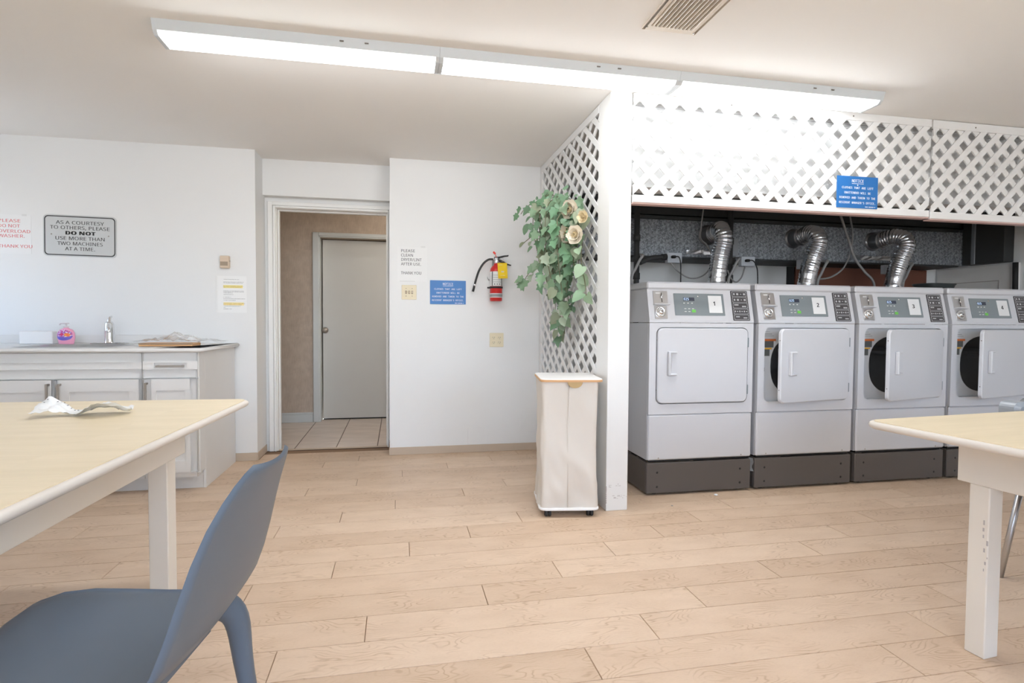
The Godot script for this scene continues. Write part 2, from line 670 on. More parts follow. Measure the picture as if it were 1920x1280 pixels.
func make_structure() -> void:
	# floor: a bed with vinyl planks laid on it, the rows and end joints as they lie
	var floor_ := struct("floor", boxes([[XL - 0.2, XR + 0.2, -0.15, -0.005, -4.96, ZB + 0.2]]), M["plank joint"], Vector3.ZERO, "pale oak vinyl plank floor")
	var pitch := 0.1703
	var joints := [1.591, 0.607, -0.386, -0.11, 0.338, 0.683, -0.273, 0.054, 0.358, -0.603, -0.305, -0.014, 0.407, -0.56, -0.267, 0.032, 0.364, 0.72, -0.297, 0.15]
	for r in range(-9, 20):
		var z1 := -1.425 - pitch * r
		var z0 := z1 - pitch
		if r == 19:
			z0 = maxf(z0, -4.955)
		z0 = maxf(z0, -4.955)
		if z1 - z0 < 0.02:
			continue
		var j: float = joints[r] if r >= 0 else fmod(absf(r) * 0.47, 1.263)
		var len_ := 1.263
		var x: float = j - len_ * ceil((j - XL) / len_)
		var k := 0
		while x < XR:
			var a := maxf(x, XL)
			var b := minf(x + len_, XR)
			# under the back wall there is no plank
			if b - a > 0.02:
				var v := (r * 3 + k * 5 + 40) % 7
				if z0 < ZW - 0.1:
					a = maxf(a, -1.05)
					b = minf(b, -0.065)
				if b - a > 0.02:
					var flip := (r + k) % 2 == 0
					var u0: float = (a - x) / len_
					var u1: float = (b - x) / len_
					obj("plank", plank_mesh(a, b, z0, z1, 1.0 - u0 if flip else u0, 1.0 - u1 if flip else u1), M["plank %d" % v], floor_)
			x += len_
			k += 1
	obj("floor_sheet", boxes([[XL, XR, -0.005, 0.0, 0.1076, ZB]]), M["plank plain"], floor_)
	# ceiling, with thickness
	struct("ceiling", boxes([[XL - 0.2, XR + 0.2, CEIL, CEIL + 0.15, -6.7, ZB + 0.2]]), M["ceiling paint"], Vector3.ZERO, "plain white painted ceiling")
	# back wall: left of the doorway and right of it
	struct("wall_back", boxes([[XL - 0.15, -1.056, 0, CEIL, -5.07, ZW], [-0.061, XR + 0.15, 0, CEIL, -5.07, ZW]]), M["wall paint"], Vector3.ZERO, "white painted back wall with a doorway recess")
	struct("wall_right", boxes([[XR, XR + 0.15, 0, CEIL, ZW, ZB + 0.15]]), M["wall paint"], Vector3.ZERO, "white wall at the end of the dryer alcove")
	# wall behind the camera, with two wide windows
	struct("wall_rear", boxes([[XL - 0.15, XR, 0, 0.85, ZB, ZB + 0.15], [XL - 0.15, XR, 2.15, CEIL, ZB, ZB + 0.15], [XL - 0.15, -1.6, 0.85, 2.15, ZB, ZB + 0.15], [0.6, 1.6, 0.85, 2.15, ZB, ZB + 0.15], [3.8, XR, 0.85, 2.15, ZB, ZB + 0.15]]), M["wall paint"])
	for k in 2:
		var x0: float = [-1.6, 1.6][k]
		var wr := struct("window_%d" % (k + 2), boxes([[x0, x0 + 2.2, 0.85, 0.90, ZB + 0.05, ZB + 0.10], [x0, x0 + 2.2, 2.10, 2.15, ZB + 0.05, ZB + 0.10], [x0, x0 + 0.05, 0.90, 2.10, ZB + 0.05, ZB + 0.10], [x0 + 2.15, x0 + 2.2, 0.90, 2.10, ZB + 0.05, ZB + 0.10], [x0 + 1.08, x0 + 1.12, 0.90, 2.10, ZB + 0.05, ZB + 0.10]]), M["gloss white paint"])
		for q in [0.565, 1.635]:
			obj("pane", box(1.03, 1.20, 0.006), M["glass"], wr, Vector3(x0 + q, 1.5, ZB + 0.075))
	# left wall with a window beside the counter
	var wy0 := 1.1; var wy1 := 1.9; var wz0 := -4.2; var wz1 := -3.75
	struct("wall_left", boxes([[XL - 0.15, XL, 0, wy0, ZW, ZB], [XL - 0.15, XL, wy1, CEIL, ZW, ZB], [XL - 0.15, XL, wy0, wy1, ZW, wz0], [XL - 0.15, XL, wy0, wy1, wz1, ZB]]), M["wall paint"])
	var win := struct("window_1", boxes([[XL - 0.1, XL - 0.05, wy0, wy0 + 0.05, wz0, wz1], [XL - 0.1, XL - 0.05, wy1 - 0.05, wy1, wz0, wz1], [XL - 0.1, XL - 0.05, wy0 + 0.05, wy1 - 0.05, wz0, wz0 + 0.05], [XL - 0.1, XL - 0.05, wy0 + 0.05, wy1 - 0.05, wz1 - 0.05, wz1]]), M["gloss white paint"])
	obj("pane", box(0.006, wy1 - wy0 - 0.1, wz1 - wz0 - 0.1), M["glass"], win, Vector3(XL - 0.075, (wy0 + wy1) / 2, (wz0 + wz1) / 2))
	# vinyl cove base
	struct("baseboard_back", boxes([[XL, -1.056, 0.0, 0.062, ZW, ZW + 0.006], [-0.061, 5.14, 0.0, 0.062, ZW, ZW + 0.006]], 0.002), M["baseboard vinyl"], Vector3.ZERO, "beige vinyl base along the back wall")
	struct("baseboard_recess", boxes([[-1.056, -1.050, 0.0, 0.062, -4.94, ZW + 0.006], [-0.067, -0.061, 0.0, 0.062, -4.94, ZW + 0.006]], 0.002), M["baseboard vinyl"])
	# painted post at the corner of the lattice
	var col := thing("corner_post", "square white painted post between the hamper and the dryers, chipped at its foot", "post", Vector3(1.232, 0, -3.14))
	obj("shaft", box(0.13, CEIL, 0.19, 0.003), M["gloss white paint"], col, Vector3(0, CEIL / 2, 0))
	var chip := begin()
	rng.seed = 5
	for i in 18:
		add_box(chip, Vector3(-0.062 + rng.randf() * 0.124, 0.045 + (0.10 if i % 3 == 0 else 0.035) + rng.randf_range(-0.012, 0.012), 0.0953), Vector3(rng.randf_range(0.003, 0.016), rng.randf_range(0.001, 0.0026), 0.0006))
	for i in 9:
		add_box(chip, Vector3(-0.0635, 0.05 + i * 0.011, 0.094), Vector3(rng.randf_range(0.003, 0.006), rng.randf_range(0.006, 0.012), 0.003))
	obj("paint_chips", done(chip), M["scuff"], col).set_meta("kind", "stuff")


func make_door_recess() -> void:
	# wall round the doorway and the lintel over it
	struct("wall_recess", boxes([[-1.056, -0.985, 0, CEIL, -5.07, -4.96], [-0.075, -0.061, 0, CEIL, -5.07, -4.96], [-0.985, -0.075, 2.0, CEIL, -5.07, -4.96], [-1.056, -0.061, 2.077, CEIL, -4.96, -4.88]]), M["wall paint"], Vector3.ZERO, "white wall and lintel round the hall doorway")
	var d := struct("door_1", boxes([[-0.985, -0.965, 0, 1.988, -5.08, -4.95], [-0.085, -0.075, 0, 1.988, -5.08, -4.95], [-0.985, -0.075, 1.988, 2.002, -5.08, -4.95]], 0.002), M["gloss white paint"], Vector3.ZERO, "white frame of the open hall doorway")
	obj("casing", boxes([[-1.032, -0.995, 0, 2.042, -4.96, -4.936], [-0.995, -0.061, 2.012, 2.042, -4.96, -4.936], [-0.0725, -0.0625, 0, 2.012, -4.96, -4.936]], 0.002), M["gloss white paint"], d)
	obj("casing_bead", boxes([[-0.993, -0.972, 0, 2.010, -4.96, -4.928], [-0.972, -0.074, 1.990, 2.010, -4.96, -4.928], [-0.082, -0.074, 0, 1.99, -4.96, -4.928]], 0.005), M["gloss white paint"], d)
	obj("stop", boxes([[-0.965, -0.955, 0, 1.978, -5.04, -5.0], [-0.095, -0.085, 0, 1.978, -5.04, -5.0], [-0.965, -0.085, 1.978, 1.988, -5.04, -5.0]]), M["gloss white paint"], d)
	obj("strike_plate", box(0.002, 0.06, 0.028, 0.0005), M["nickel"], d, Vector3(-0.0862, 0.97, -4.975))
	# threshold strip
	struct("trim_threshold", prism(PackedVector2Array([Vector2(-4.985, 0.0), Vector2(-4.94, 0.0), Vector2(-4.952, 0.008), Vector2(-4.975, 0.008)]), -0.965, -0.085), M["baseboard vinyl"]).rotation = Vector3.ZERO
	var th: MeshInstance3D = get_node("trim_threshold")
	th.mesh = boxes([[-0.964, -0.086, 0.0, 0.006, -4.985, -4.945]], 0.003)
	# the hall beyond
	var hf := struct("floor_hall", boxes([[-2.6, 1.4, -0.15, -0.004, -6.5, -4.96]]), M["grout"], Vector3.ZERO, "beige tiled hall floor beyond the doorway")
	var xs := [-2.2, -1.865, -1.527, -1.190, -0.852, -0.513, -0.171, 0.167, 0.505, 0.843, 1.18]
	for i in xs.size() - 1:
		for zz in [[-6.45, -5.985], [-5.985, -4.965]]:
			obj("tile", box(xs[i + 1] - xs[i] - 0.007, 0.006, zz[1] - zz[0] - 0.004, 0.0015), M["hall tile"], hf, Vector3((xs[i] + xs[i + 1]) / 2, -0.003, (zz[0] + zz[1]) / 2))
	struct("wall_hall_back", boxes([[-2.6, -0.80, 0, CEIL, -6.6, -6.31], [0.10, 1.4, 0, CEIL, -6.6, -6.31], [-0.80, 0.10, 1.955, CEIL, -6.6, -6.31], [-0.80, 0.10, 0, 1.955, -6.6, -6.52]]), M["wallpaper"], Vector3.ZERO, "beige papered hall wall")  # last slab is added behind the door to keep sky light out
	struct("wall_hall_left", boxes([[-2.7, -2.6, 0, CEIL, -6.6, -5.07]]), M["wallpaper"])
	struct("wall_hall_right", boxes([[1.4, 1.5, 0, CEIL, -6.6, -5.07]]), M["wallpaper"])
	struct("baseboard_hall", boxes([[-2.6, -0.878, 0, 0.085, -6.31, -6.296], [-2.6, -0.878, 0.085, 0.105, -6.31, -6.302]], 0.003), M["hall trim"], Vector3.ZERO, "white baseboard of the hall")
	var d2 := struct("door_2", box(0.86, 1.93, 0.04, 0.002), M["hall door"], Vector3(-0.36, 0.98, -6.44), "closed flush grey white hall door with round knob")
	obj("frame", boxes([[-0.84, -0.80, 0, 1.995, -6.46, -6.30], [0.10, 0.14, 0, 1.995, -6.46, -6.30], [-0.84, 0.14, 1.955, 1.995, -6.46, -6.30]], 0.003), M["hall trim"], d2, Vector3(0.36, -0.98, 6.44))
	obj("casing", boxes([[-0.875, -0.815, 0, 2.005, -6.31, -6.292], [-0.815, 0.175, 1.968, 2.005, -6.31, -6.292], [0.115, 0.175, 0, 1.968, -6.31, -6.292]], 0.004), M["hall trim"], d2, Vector3(0.36, -0.98, 6.44))
	var kb := begin(true)
	add_lathe(kb, [Vector2(0, 0), Vector2(0.033, 0), Vector2(0.033, 0.006), Vector2(0.014, 0.012), Vector2(0.013, 0.03), Vector2(0.026, 0.042), Vector2(0.029, 0.054), Vector2(0.024, 0.064), Vector2(0, 0.068)], 24, Vector3.ZERO, Basis(Vector3.RIGHT, PI / 2))
	var knob := obj("knob", done(kb), M["nickel"], d2, Vector3(-0.405, -0.005, 0.02))
	obj("keyhole", box(0.003, 0.010, 0.001), M["slot"], knob, Vector3(0, 0, 0.0682))
	var hl := thing("added_hall_light", "added round ceiling light, out of view, that brightens the hall", "light", Vector3(0.75, CEIL, -5.68))  # unseen lamp, added to brighten the dim hall
	obj("base", lathe([Vector2(0, 0), Vector2(0.15, 0), Vector2(0.15, -0.02), Vector2(0, -0.02)], 28), M["fixture white"], hl)
	obj("added_lamp_dome", lathe([Vector2(0.14, -0.02), Vector2(0.13, -0.05), Vector2(0.09, -0.075), Vector2(0, -0.085)], 28), M["lamp lens"], hl)
	var om := OmniLight3D.new()
	om.name = "lamp_glow"
	om.light_energy = 0.25
	om.light_color = Color(1.0, 0.96, 0.9)
	om.light_size = 0.1
	om.omni_range = 12.0
	om.omni_attenuation = 2.0
	om.shadow_enabled = true
	om.position = Vector3(0, -0.20, 0)
	hl.add_child(om)
	struct("door_gap_shade", box(0.86, 0.012, 0.02), M["black"], Vector3(-0.36, 0.008, -6.45))  # black strip painted as the shade in the gap under the door


# ------------------------------------------------------------------ lamps and vent

func make_fixture(label: String, at: Vector3) -> void:
	var t := thing("ceiling_light", label, "light", at, 0.0, "fluorescent fittings in a row on the ceiling")
	var L := 1.2275
	# housing: sloped metal sides against the ceiling
	var hs := begin()
	var prof := [Vector2(-0.100, 0.0), Vector2(-0.084, -0.040), Vector2(-0.076, -0.040), Vector2(-0.070, -0.004), Vector2(0.070, -0.004), Vector2(0.076, -0.040), Vector2(0.084, -0.040), Vector2(0.100, 0.0)]
	for i in prof.size():
		var a: Vector2 = prof[i]
		var b: Vector2 = prof[(i + 1) % prof.size()]
		var d := b - a
		quad(hs, Vector3(-L / 2, a.y, a.x), Vector3(L / 2, a.y, a.x), Vector3(L / 2, b.y, b.x), Vector3(-L / 2, b.y, b.x), Vector3(0, -d.x, d.y))
	obj("housing", done(hs), M["fixture white"], t)
	var cap := PackedVector2Array([Vector2(-0.100, 0), Vector2(-0.084, -0.042), Vector2(-0.065, -0.058), Vector2(0.065, -0.058), Vector2(0.084, -0.042), Vector2(0.100, 0)])
	for s in [-1, 1]:
		var e := obj("end_cap", prism(cap, -0.009, 0.009), M["fixture white"], t, Vector3(s * (L / 2 - 0.009), 0, 0), Vector3(0, -PI / 2, 0))
	# wraparound lens
	var st := begin()
	var lp := [Vector2(-0.080, -0.036), Vector2(-0.078, -0.046), Vector2(-0.066, -0.056), Vector2(-0.03, -0.060), Vector2(0.03, -0.060), Vector2(0.066, -0.056), Vector2(0.078, -0.046), Vector2(0.080, -0.036)]
	var W := L - 0.04
	for i in lp.size() - 1:
		var a: Vector2 = lp[i]
		var b: Vector2 = lp[i + 1]
		var d := b - a
		quad(st, Vector3(-W / 2, a.y, a.x), Vector3(W / 2, a.y, a.x), Vector3(W / 2, b.y, b.x), Vector3(-W / 2, b.y, b.x), Vector3(0, -d.x, d.y))
	obj("lens", done(st), M["lamp lens"], t)
	for dx in [0.17, 0.28]:
		obj("latch", box(0.018, 0.006, 0.004, 0.001), M["seam"], t, Vector3(dx, -0.017, 0.0965), Vector3(-0.38, 0, 0))
	lamp_light(t)


func make_lamps() -> void:
	var labels := ["long fluorescent ceiling light in front of the doorway recess", "long fluorescent ceiling light between the other two in the row", "long fluorescent ceiling light in front of the hanging lattice"]
	for i in 3:
		make_fixture(labels[i], Vector3(-0.418 + 1.2285 * i, CEIL, -2.826))
	# the same fittings again in the other half of the room
	for i in 3:
		make_fixture(["long fluorescent ceiling light over the chair in the window half of the room", "long fluorescent ceiling light midway in the window half of the room", "long fluorescent ceiling light over the scuffed table in the window half of the room"][i], Vector3(-0.418 + 1.2285 * i, CEIL, 0.55))
	# return air grille
	var v := thing("ceiling_vent", "beige slatted air return grille on the ceiling", "vent", Vector3(1.168, CEIL, -2.09))
	var f := begin()
	add_holed(f, -0.125, 0.125, -0.27, 0.27, round_rect(0.196, 0.475, 0.004, 2), -0.010, 0.0)
	obj("frame", done(f), M["vent beige"], v, Vector3(0, -0.010, 0), Vector3(PI / 2, 0, 0))
	obj("backing", box(0.20, 0.002, 0.48), M["vent dark"], v, Vector3(0, -0.0015, 0))
	for i in 11:
		obj("slat", box(0.0035, 0.014, 0.474), M["vent beige"], v, Vector3(-0.090 + 0.018 * i, -0.0075, 0), Vector3(0, 0, 0.35))
	for sx in [-1, 1]:
		for sz in [-0.255, 0.12]:
			obj("screw", lathe([Vector2(0, 0.002), Vector2(0.004, 0.0015), Vector2(0.005, 0)], 10), M["nickel"], v, Vector3(sx * 0.112, -0.012, sz + (0.0 if sx > 0 else 0.01)), Vector3(PI, 0, 0))


# ------------------------------------------------------------------ lattice

# slats of one direction, clipped to the opening, each a part
func slats(parent: Node3D, x0: float, x1: float, y0: float, y1: float, ph: float, pv: float, cx: float, cy: float, dir: int, z0: float, z1: float, width: float) -> void:
	var rect := PackedVector2Array([Vector2(x0, y0), Vector2(x1, y0), Vector2(x1, y1), Vector2(x0, y1)])
	var d := Vector2(ph, pv * dir).normalized()
	var n := Vector2(-d.y, d.x)
	var k0 := -int(ceil((x1 - x0 + (y1 - y0) * ph / pv) / ph)) - 3
	for k in range(k0, -k0):
		var c := Vector2(cx + k * ph, cy)
		if c.x < x0 - (y1 - y0) * ph / pv - 0.3 or c.x > x1 + (y1 - y0) * ph / pv + 0.3:
			continue
		var strip := PackedVector2Array([c - d * 6 - n * width / 2, c + d * 6 - n * width / 2, c + d * 6 + n * width / 2, c - d * 6 + n * width / 2])
		for poly in Geometry2D.intersect_polygons(strip, rect):
			var ar := 0.0
			for i in poly.size():
				ar += poly[i].cross(poly[(i + 1) % poly.size()]) / 2
			if absf(ar) > 0.0003:
				obj("slat", prism(poly, z0, z1), M["lattice white"], parent)


func make_lattice() -> void:
	# hanging front panels
	var p1 := thing("lattice_panel", "white diagonal lattice panel hung over the dryers, with a blue notice on it", "lattice", Vector3(0, 0, ZC))
	obj("top_rail", boxes([[1.299, 3.293, 2.319, 2.3645, -0.016, 0.004]], 0.002), M["lattice white"], p1)
	obj("bottom_rail", boxes([[1.299, 3.293, 1.757, 1.798, -0.016, 0.004]], 0.002), M["lattice white"], p1)
	obj("backing_strip", boxes([[1.299, 3.293, 1.748, 1.757, -0.05, 0.0]], 0.001), M["pink wood"], p1)
	slats(p1, 1.299, 3.293, 1.785, 2.33, 0.1225, 0.1225, 1.338, 1.864, 1, -0.007, -0.001, 0.037)
	slats(p1, 1.299, 3.293, 1.785, 2.33, 0.1225, 0.1225, 1.338, 1.864, -1, -0.014, -0.008, 0.037)
	for x in [1.9, 2.72]:
		obj("screw", lathe([Vector2(0, 0.002), Vector2(0.004, 0.0015), Vector2(0.005, 0)], 10), M["seam"], p1, Vector3(x, 2.342, 0.004), Vector3(PI / 2, 0, 0))
	var p2 := thing("lattice_panel", "white diagonal lattice panel hung over the dryers, toward the right wall", "lattice", Vector3(0, -0.010, ZC + 0.006))
	obj("top_rail", boxes([[3.298, 5.14, 2.322, 2.372, -0.016, 0.004]], 0.002), M["lattice white"], p2)
	obj("bottom_rail", boxes([[3.298, 5.14, 1.757, 1.800, -0.016, 0.004]], 0.002), M["lattice white"], p2)
	obj("backing_strip", boxes([[3.298, 5.14, 1.748, 1.757, -0.05, 0.0]], 0.001), M["pink wood"], p2)
	slats(p2, 3.306, 5.14, 1.785, 2.34, 0.1225, 0.1225, 3.36, 1.864, 1, -0.007, -0.001, 0.037)
	slats(p2, 3.306, 5.14, 1.785, 2.34, 0.1225, 0.1225, 3.36, 1.864, -1, -0.014, -0.008, 0.037)
	obj("screw", lathe([Vector2(0, 0.002), Vector2(0.004, 0.0015), Vector2(0.005, 0)], 10), M["seam"], p2, Vector3(3.62, 2.345, 0.004), Vector3(PI / 2, 0, 0))
	# side panel from the post to the back wall, built along x and turned
	var p3 := thing("lattice_panel", "tall white lattice screen from the post to the back wall, with the vine on it", "lattice", Vector3(1.178, 0, -3.24), PI / 2)
	# turned by 90 degrees: the panel's x runs toward the back wall (-z), its front (+z) looks to +x
	var len_ := 1.394
	obj("top_rail", boxes([[0.0, len_, 2.315, 2.362, -0.012, 0.012]], 0.002), M["lattice white"], p3)
	obj("stile", boxes([[len_ - 0.055, len_, 0.0, 2.315, -0.012, 0.012]], 0.002), M["lattice white"], p3)
	obj("bottom_rail", boxes([[0.0, len_ - 0.055, 0.07, 0.12, -0.012, 0.012]], 0.002), M["lattice white"], p3)
	slats(p3, 0.0, len_ - 0.055, 0.11, 2.325, 0.168, 0.1225, 0.05, 1.047, 1, -0.0075, -0.001, 0.036)
	slats(p3, 0.0, len_ - 0.055, 0.11, 2.325, 0.168, 0.1225, 0.05, 1.047, -1, 0.001, 0.0075, 0.036)
	# the beam behind the front lattice
	struct("wall_header", boxes([[1.30, XR, 1.866, CEIL, -3.26, -3.115]]), M["wall paint"], Vector3.ZERO, "white beam behind the hanging lattice")
	struct("trim_header", boxes([[1.30, XR, 2.325, CEIL, -3.115, -3.10], [1.30, XR, 2.30, 2.325, -3.115, -3.107]], 0.003), M["wall paint"])
	# blue notice on the first panel
	notice("blue engraved notice fixed to the hanging lattice", Vector3(2.759, 1.883, ZC + 0.0045), -0.0, true)


func notice(label: String, at: Vector3, roll: float, dot: bool) -> void:
	var s := thing("notice_sign", label, "sign", at)
	s.rotation.z = roll
	obj("board", plate(0.29, 0.192, 0.0035, 0.003, 0.0008), M["sign blue"], s)
	var z := 0.0040
	var mono := "Droid Sans Mono"
	words(s, "NOTICE", 0.0175, Vector3(0.0, 0.068, z), M["sign white"], 0.083, mono, true)
	obj("underline", box(0.083, 0.0025, 0.0008), M["sign white"], s, Vector3(0, 0.052, z))
	if dot:
		obj("screw", lathe([Vector2(0, 0.0015), Vector2(0.003, 0.001), Vector2(0.004, 0)], 10), M["sign white"], s, Vector3(0, 0.043, 0.0036), Vector3(PI / 2, 0, 0))
	words(s, "CLOTHES THAT ARE LEFT", 0.0128, Vector3(0.0, 0.026, z), M["sign white"], 0.222, mono, true)
	words(s, "UNATTENDED WILL BE", 0.0128, Vector3(0.0, -0.004, z), M["sign white"], 0.186, mono, true)
	words(s, "REMOVED AND TAKEN TO THE", 0.0128, Vector3(0.0, -0.034, z), M["sign white"], 0.254, mono, true)
	words(s, "RESIDENT MANAGER'S OFFICE.", 0.0128, Vector3(0.0, -0.064, z), M["sign white"], 0.256, mono, true)
	var st := begin()
	rng.seed = 3
	for i in 14:
		if i == 4 or i == 12:
			continue
		add_box(st, Vector3(0.058 + i * 0.0052, -0.0865, z), Vector3(0.0036, rng.randf_range(0.004, 0.0055), 0.0006))
	obj("small_print", done(st), M["sign white"], s).set_meta("kind", "stuff")


# ------------------------------------------------------------------ alcove behind the dryers

func make_alcove() -> void:
	# galvanised trunk duct on the back wall, then along the right wall
	var d := thing("exhaust_duct", "galvanised trunk duct along the wall behind the dryers", "duct")
	obj("trunk", boxes([[1.30, 5.13, 1.615, 1.915, -4.62, -4.30]], 0.004), M["duct spangle"], d)
	obj("flange", boxes([[1.30, 5.0, 1.915, 1.94, -4.62, -4.285], [1.30, 5.0, 1.60, 1.615, -4.62, -4.285]], 0.002), M["duct dark"], d)
	obj("seam_strip", boxes([[2.725, 2.785, 1.64, 1.78, -4.302, -4.294]], 0.002), M["galvanised"], d)
	obj("return_trunk", boxes([[5.04, 5.145, 1.615, 2.06, -4.29, -3.925]], 0.003), M["duct dark"], d)
	obj("seam_strip", boxes([[5.032, 5.042, 1.617, 2.05, -4.205, -4.17]], 0.002), M["galvanised"], d)
	obj("top_cover", boxes([[1.30, 5.14, 1.96, 2.10, -4.63, -4.34]], 0.003), M["duct dark"], d)
	var tp := begin(true)
	rng.seed = 12
	for k in 3:
		var x0: float = [2.317, 3.876, 4.08][k]
		var g := []
		for i in 9:
			var row := []
			for j in 4:
				row.append(Vector3(x0 + i * 0.027, 1.64 + j * 0.012 + rng.randf_range(-0.004, 0.004), -4.298 + rng.randf_range(0.0, 0.006)))
			g.append(row)
		add_grid(tp, g)
	obj("foil_tape", done(tp), M["foil"], d)
	# brown board and a black strip painted as the shaded gap beside it
	var bb := obj("wall_board", boxes([[3.58, 5.02, 0.9, 1.60, ZW + 0.001, ZW + 0.02]], 0.002), M["brown board"], self)
	tag(bb, "reddish brown board on the wall under the duct", "board")
	var gap := obj("wall_gap_shade", boxes([[3.50, 3.575, 0.9, 1.60, ZW + 0.001, ZW + 0.012]], 0.001), M["black"], self)
	tag(gap, "black strip painted as the shaded gap beside the brown board", "board")
	# flexible foil exhaust hoses, a stub and an elbow each
	var tops := [[2.475, 2.43, 2.53], [3.315, 3.215, 3.30], [4.150, 4.035, 4.10]]
	for i in 3:
		var h := thing("exhaust_hose", "ribbed foil exhaust hose rising behind the dryer marked " + ["one", "two", "three"][i], "hose", Vector3.ZERO, 0.0, "foil exhaust hoses")
		var xt: float = tops[i][0]
		var xb: float = tops[i][1]
		var xc: float = tops[i][2]
		xc = [2.50, 3.30, 4.09][i]
		var path := smooth_path([Vector3(xb, 0.35, -4.06), Vector3(xb, 0.9, -4.06), Vector3(lerpf(xb, xt, 0.25), 1.38, -4.05), Vector3(lerpf(xb, xt, 0.7), 1.60, -4.04), Vector3(xt, 1.72, -4.015), Vector3(xt - 0.004, 1.79, -4.04), Vector3(lerpf(xt, xc, 0.6), 1.815, -4.11), Vector3(xc, 1.80, -4.19)], 26)
		# even steps along the path, ribbed
		var pts := []
		var rad := []
		var acc := 0.0
		var last: Vector3 = path[0]
		for q in path:
			acc += (q - last).length()
			last = q
			pts.append(q)
			var ph := fmod(acc, 0.021) / 0.021
			rad.append(0.064 + 0.0055 * absf(sin(ph * PI)) + 0.0012 * sin(acc * 90.0 + i))
		obj("flexible_hose", tube(pts, rad, 20, false), M["foil"], h)
		var stb := begin(true)
		add_tube(stb, [Vector3(xc, 1.80, -4.18), Vector3(xc, 1.80, -4.198), Vector3(xc, 1.80, -4.20), Vector3(xc, 1.80, -4.298)], [0.066, 0.066, 0.064, 0.064], 20)
		obj("collar", done(stb), M["galvanised"], h)
		obj("clamp", tube([Vector3(xc, 1.80, -4.186), Vector3(xc, 1.80, -4.196)], 0.074, 20), M["steel"], h)
		obj("flange", tube([Vector3(xc, 1.80, -4.288), Vector3(xc, 1.80, -4.2995)], 0.082, 20), M["steel"], h)
	# black drain pipes
	for k in 2:
		var x: float = [1.85, 2.664][k]
		var p := thing("black_pipe", ["black vertical pipe in the alcove beside the post", "black vertical pipe in the alcove behind the first exhaust hose"][k], "pipe", Vector3(x, 0, -4.225))
		obj("run", tube([Vector3(0, 0.0, 0), Vector3(0, 2.0, 0)], 0.022, 14), M["pipe black"], p)
		for y in [1.42, 1.56, 1.72]:
			obj("coupling", tube([Vector3(0, y, 0), Vector3(0, y + 0.05, 0)], 0.028, 14), M["pipe black"], p)
	var hp := thing("black_pipe", "black horizontal pipe along the top of the trunk duct", "pipe", Vector3(1.83, 2.02, -4.25))
	obj("run", tube([Vector3(0.0, 0.0, 0), Vector3(3.1, 0.0, 0)], 0.024, 14), M["pipe black"], hp)
	for dx in [0.02, 0.83, 2.2]:
		obj("coupling", tube([Vector3(dx - 0.03, 0, 0), Vector3(dx + 0.03, 0, 0)], 0.030, 14), M["pipe black"], hp)
	var sp := thing("black_pipe", "short black branch pipe running to the first socket box", "pipe", Vector3(1.875, 1.55, -4.225))
	obj("run", tube(smooth_path([Vector3(0.0, 0.0, 0), Vector3(0.10, 0.04, 0), Vector3(0.23, 0.052, 0.0)], 5), 0.020, 12), M["pipe black"], sp)
	obj("coupling", tube([Vector3(0.19, 0.05, 0), Vector3(0.228, 0.053, 0)], 0.026, 12), M["pipe black"], sp)
	# socket boxes with plugs and cords
	var so := [[2.182, 1.600], [2.838, 1.588], [3.385, 1.578], [4.225, 1.556]]
	for i in 4:
		var o := thing("socket_box", ["pale socket box with a black plug beside the first exhaust hose", "pale socket box with a black plug between the first and second exhaust hoses", "pale socket box half hidden by the second exhaust hose", "pale socket box half hidden by the third exhaust hose"][i], "socket", Vector3(so[i][0], so[i][1], -4.258), 0.0, "socket boxes under the duct")
		obj("box", box(0.125, 0.080, 0.05, 0.004), M["box white"], o)
		obj("face", plate(0.105, 0.064, 0.003, 0.005, 0.001), M["box white"], o, Vector3(0, 0, 0.025))
		if i < 2:
			obj("plug", box(0.034, 0.022, 0.035, 0.006), M["cord"], o, Vector3(-0.022, 0.004, 0.045))
			obj("cord", tube(smooth_path([Vector3(-0.022, 0.004, 0.060), Vector3(0.0, 0.0, 0.085), Vector3(0.008 + 0.012 * i, -0.04, 0.10), Vector3(0.008 + 0.022 * i, -0.14, 0.11), Vector3(0.004 + 0.022 * i, -0.55, 0.12)], 8), 0.0045, 8), M["cord"], o)
	# gas hoses with a bent end
	var gx := [1.83, 2.66, 3.48, 4.32]
	for i in 4:
		var gnode := thing("gas_hose", ["grey bent hose end beside the white post, above the first dryer", "grey bent hose end above the gap between the first two dryers", "grey bent hose end beside the second exhaust hose", "grey bent hose end beside the third exhaust hose"][i], "hose", Vector3(gx[i], -0.015, -4.15), 0.0, "grey gas hoses")
		obj("tube", tube(smooth_path([Vector3(0.048, 1.632, -0.132), Vector3(0.046, 1.622, -0.05), Vector3(0.038, 1.612, 0.0), Vector3(0.018, 1.585, 0.0), Vector3(-0.02, 1.51, 0.0), Vector3(-0.055, 1.42, 0.0), Vector3(-0.075, 1.1, 0.02)], 6), 0.011, 10), M["conduit"], gnode)
		obj("fitting", lathe([Vector2(0, -0.012), Vector2(0.014, -0.012), Vector2(0.016, 0.0), Vector2(0.014, 0.012), Vector2(0, 0.012)], 10), M["steel"], gnode, Vector3(0.042, 1.616, -0.02), Vector3(PI / 2, 0, 0))
	# loose cables
	var cb := thing("loose_cable", "grey cable hanging in a loop beside the first exhaust hose", "cable")
	obj("wire", tube(smooth_path([Vector3(2.144, 1.556, -4.222), Vector3(2.196, 1.486, -4.2), Vector3(2.298, 1.437, -4.2), Vector3(2.40, 1.454, -4.2), Vector3(2.471, 1.521, -4.2), Vector3(2.495, 1.625, -4.22), Vector3(2.467, 1.717, -4.25), Vector3(2.424, 1.781, -4.27), Vector3(2.41, 1.99, -4.21)], 8), 0.006, 8), M["conduit"], cb)
	var cb2 := thing("loose_cable", "thick grey cable slanting across the duct to the third exhaust hose", "cable")
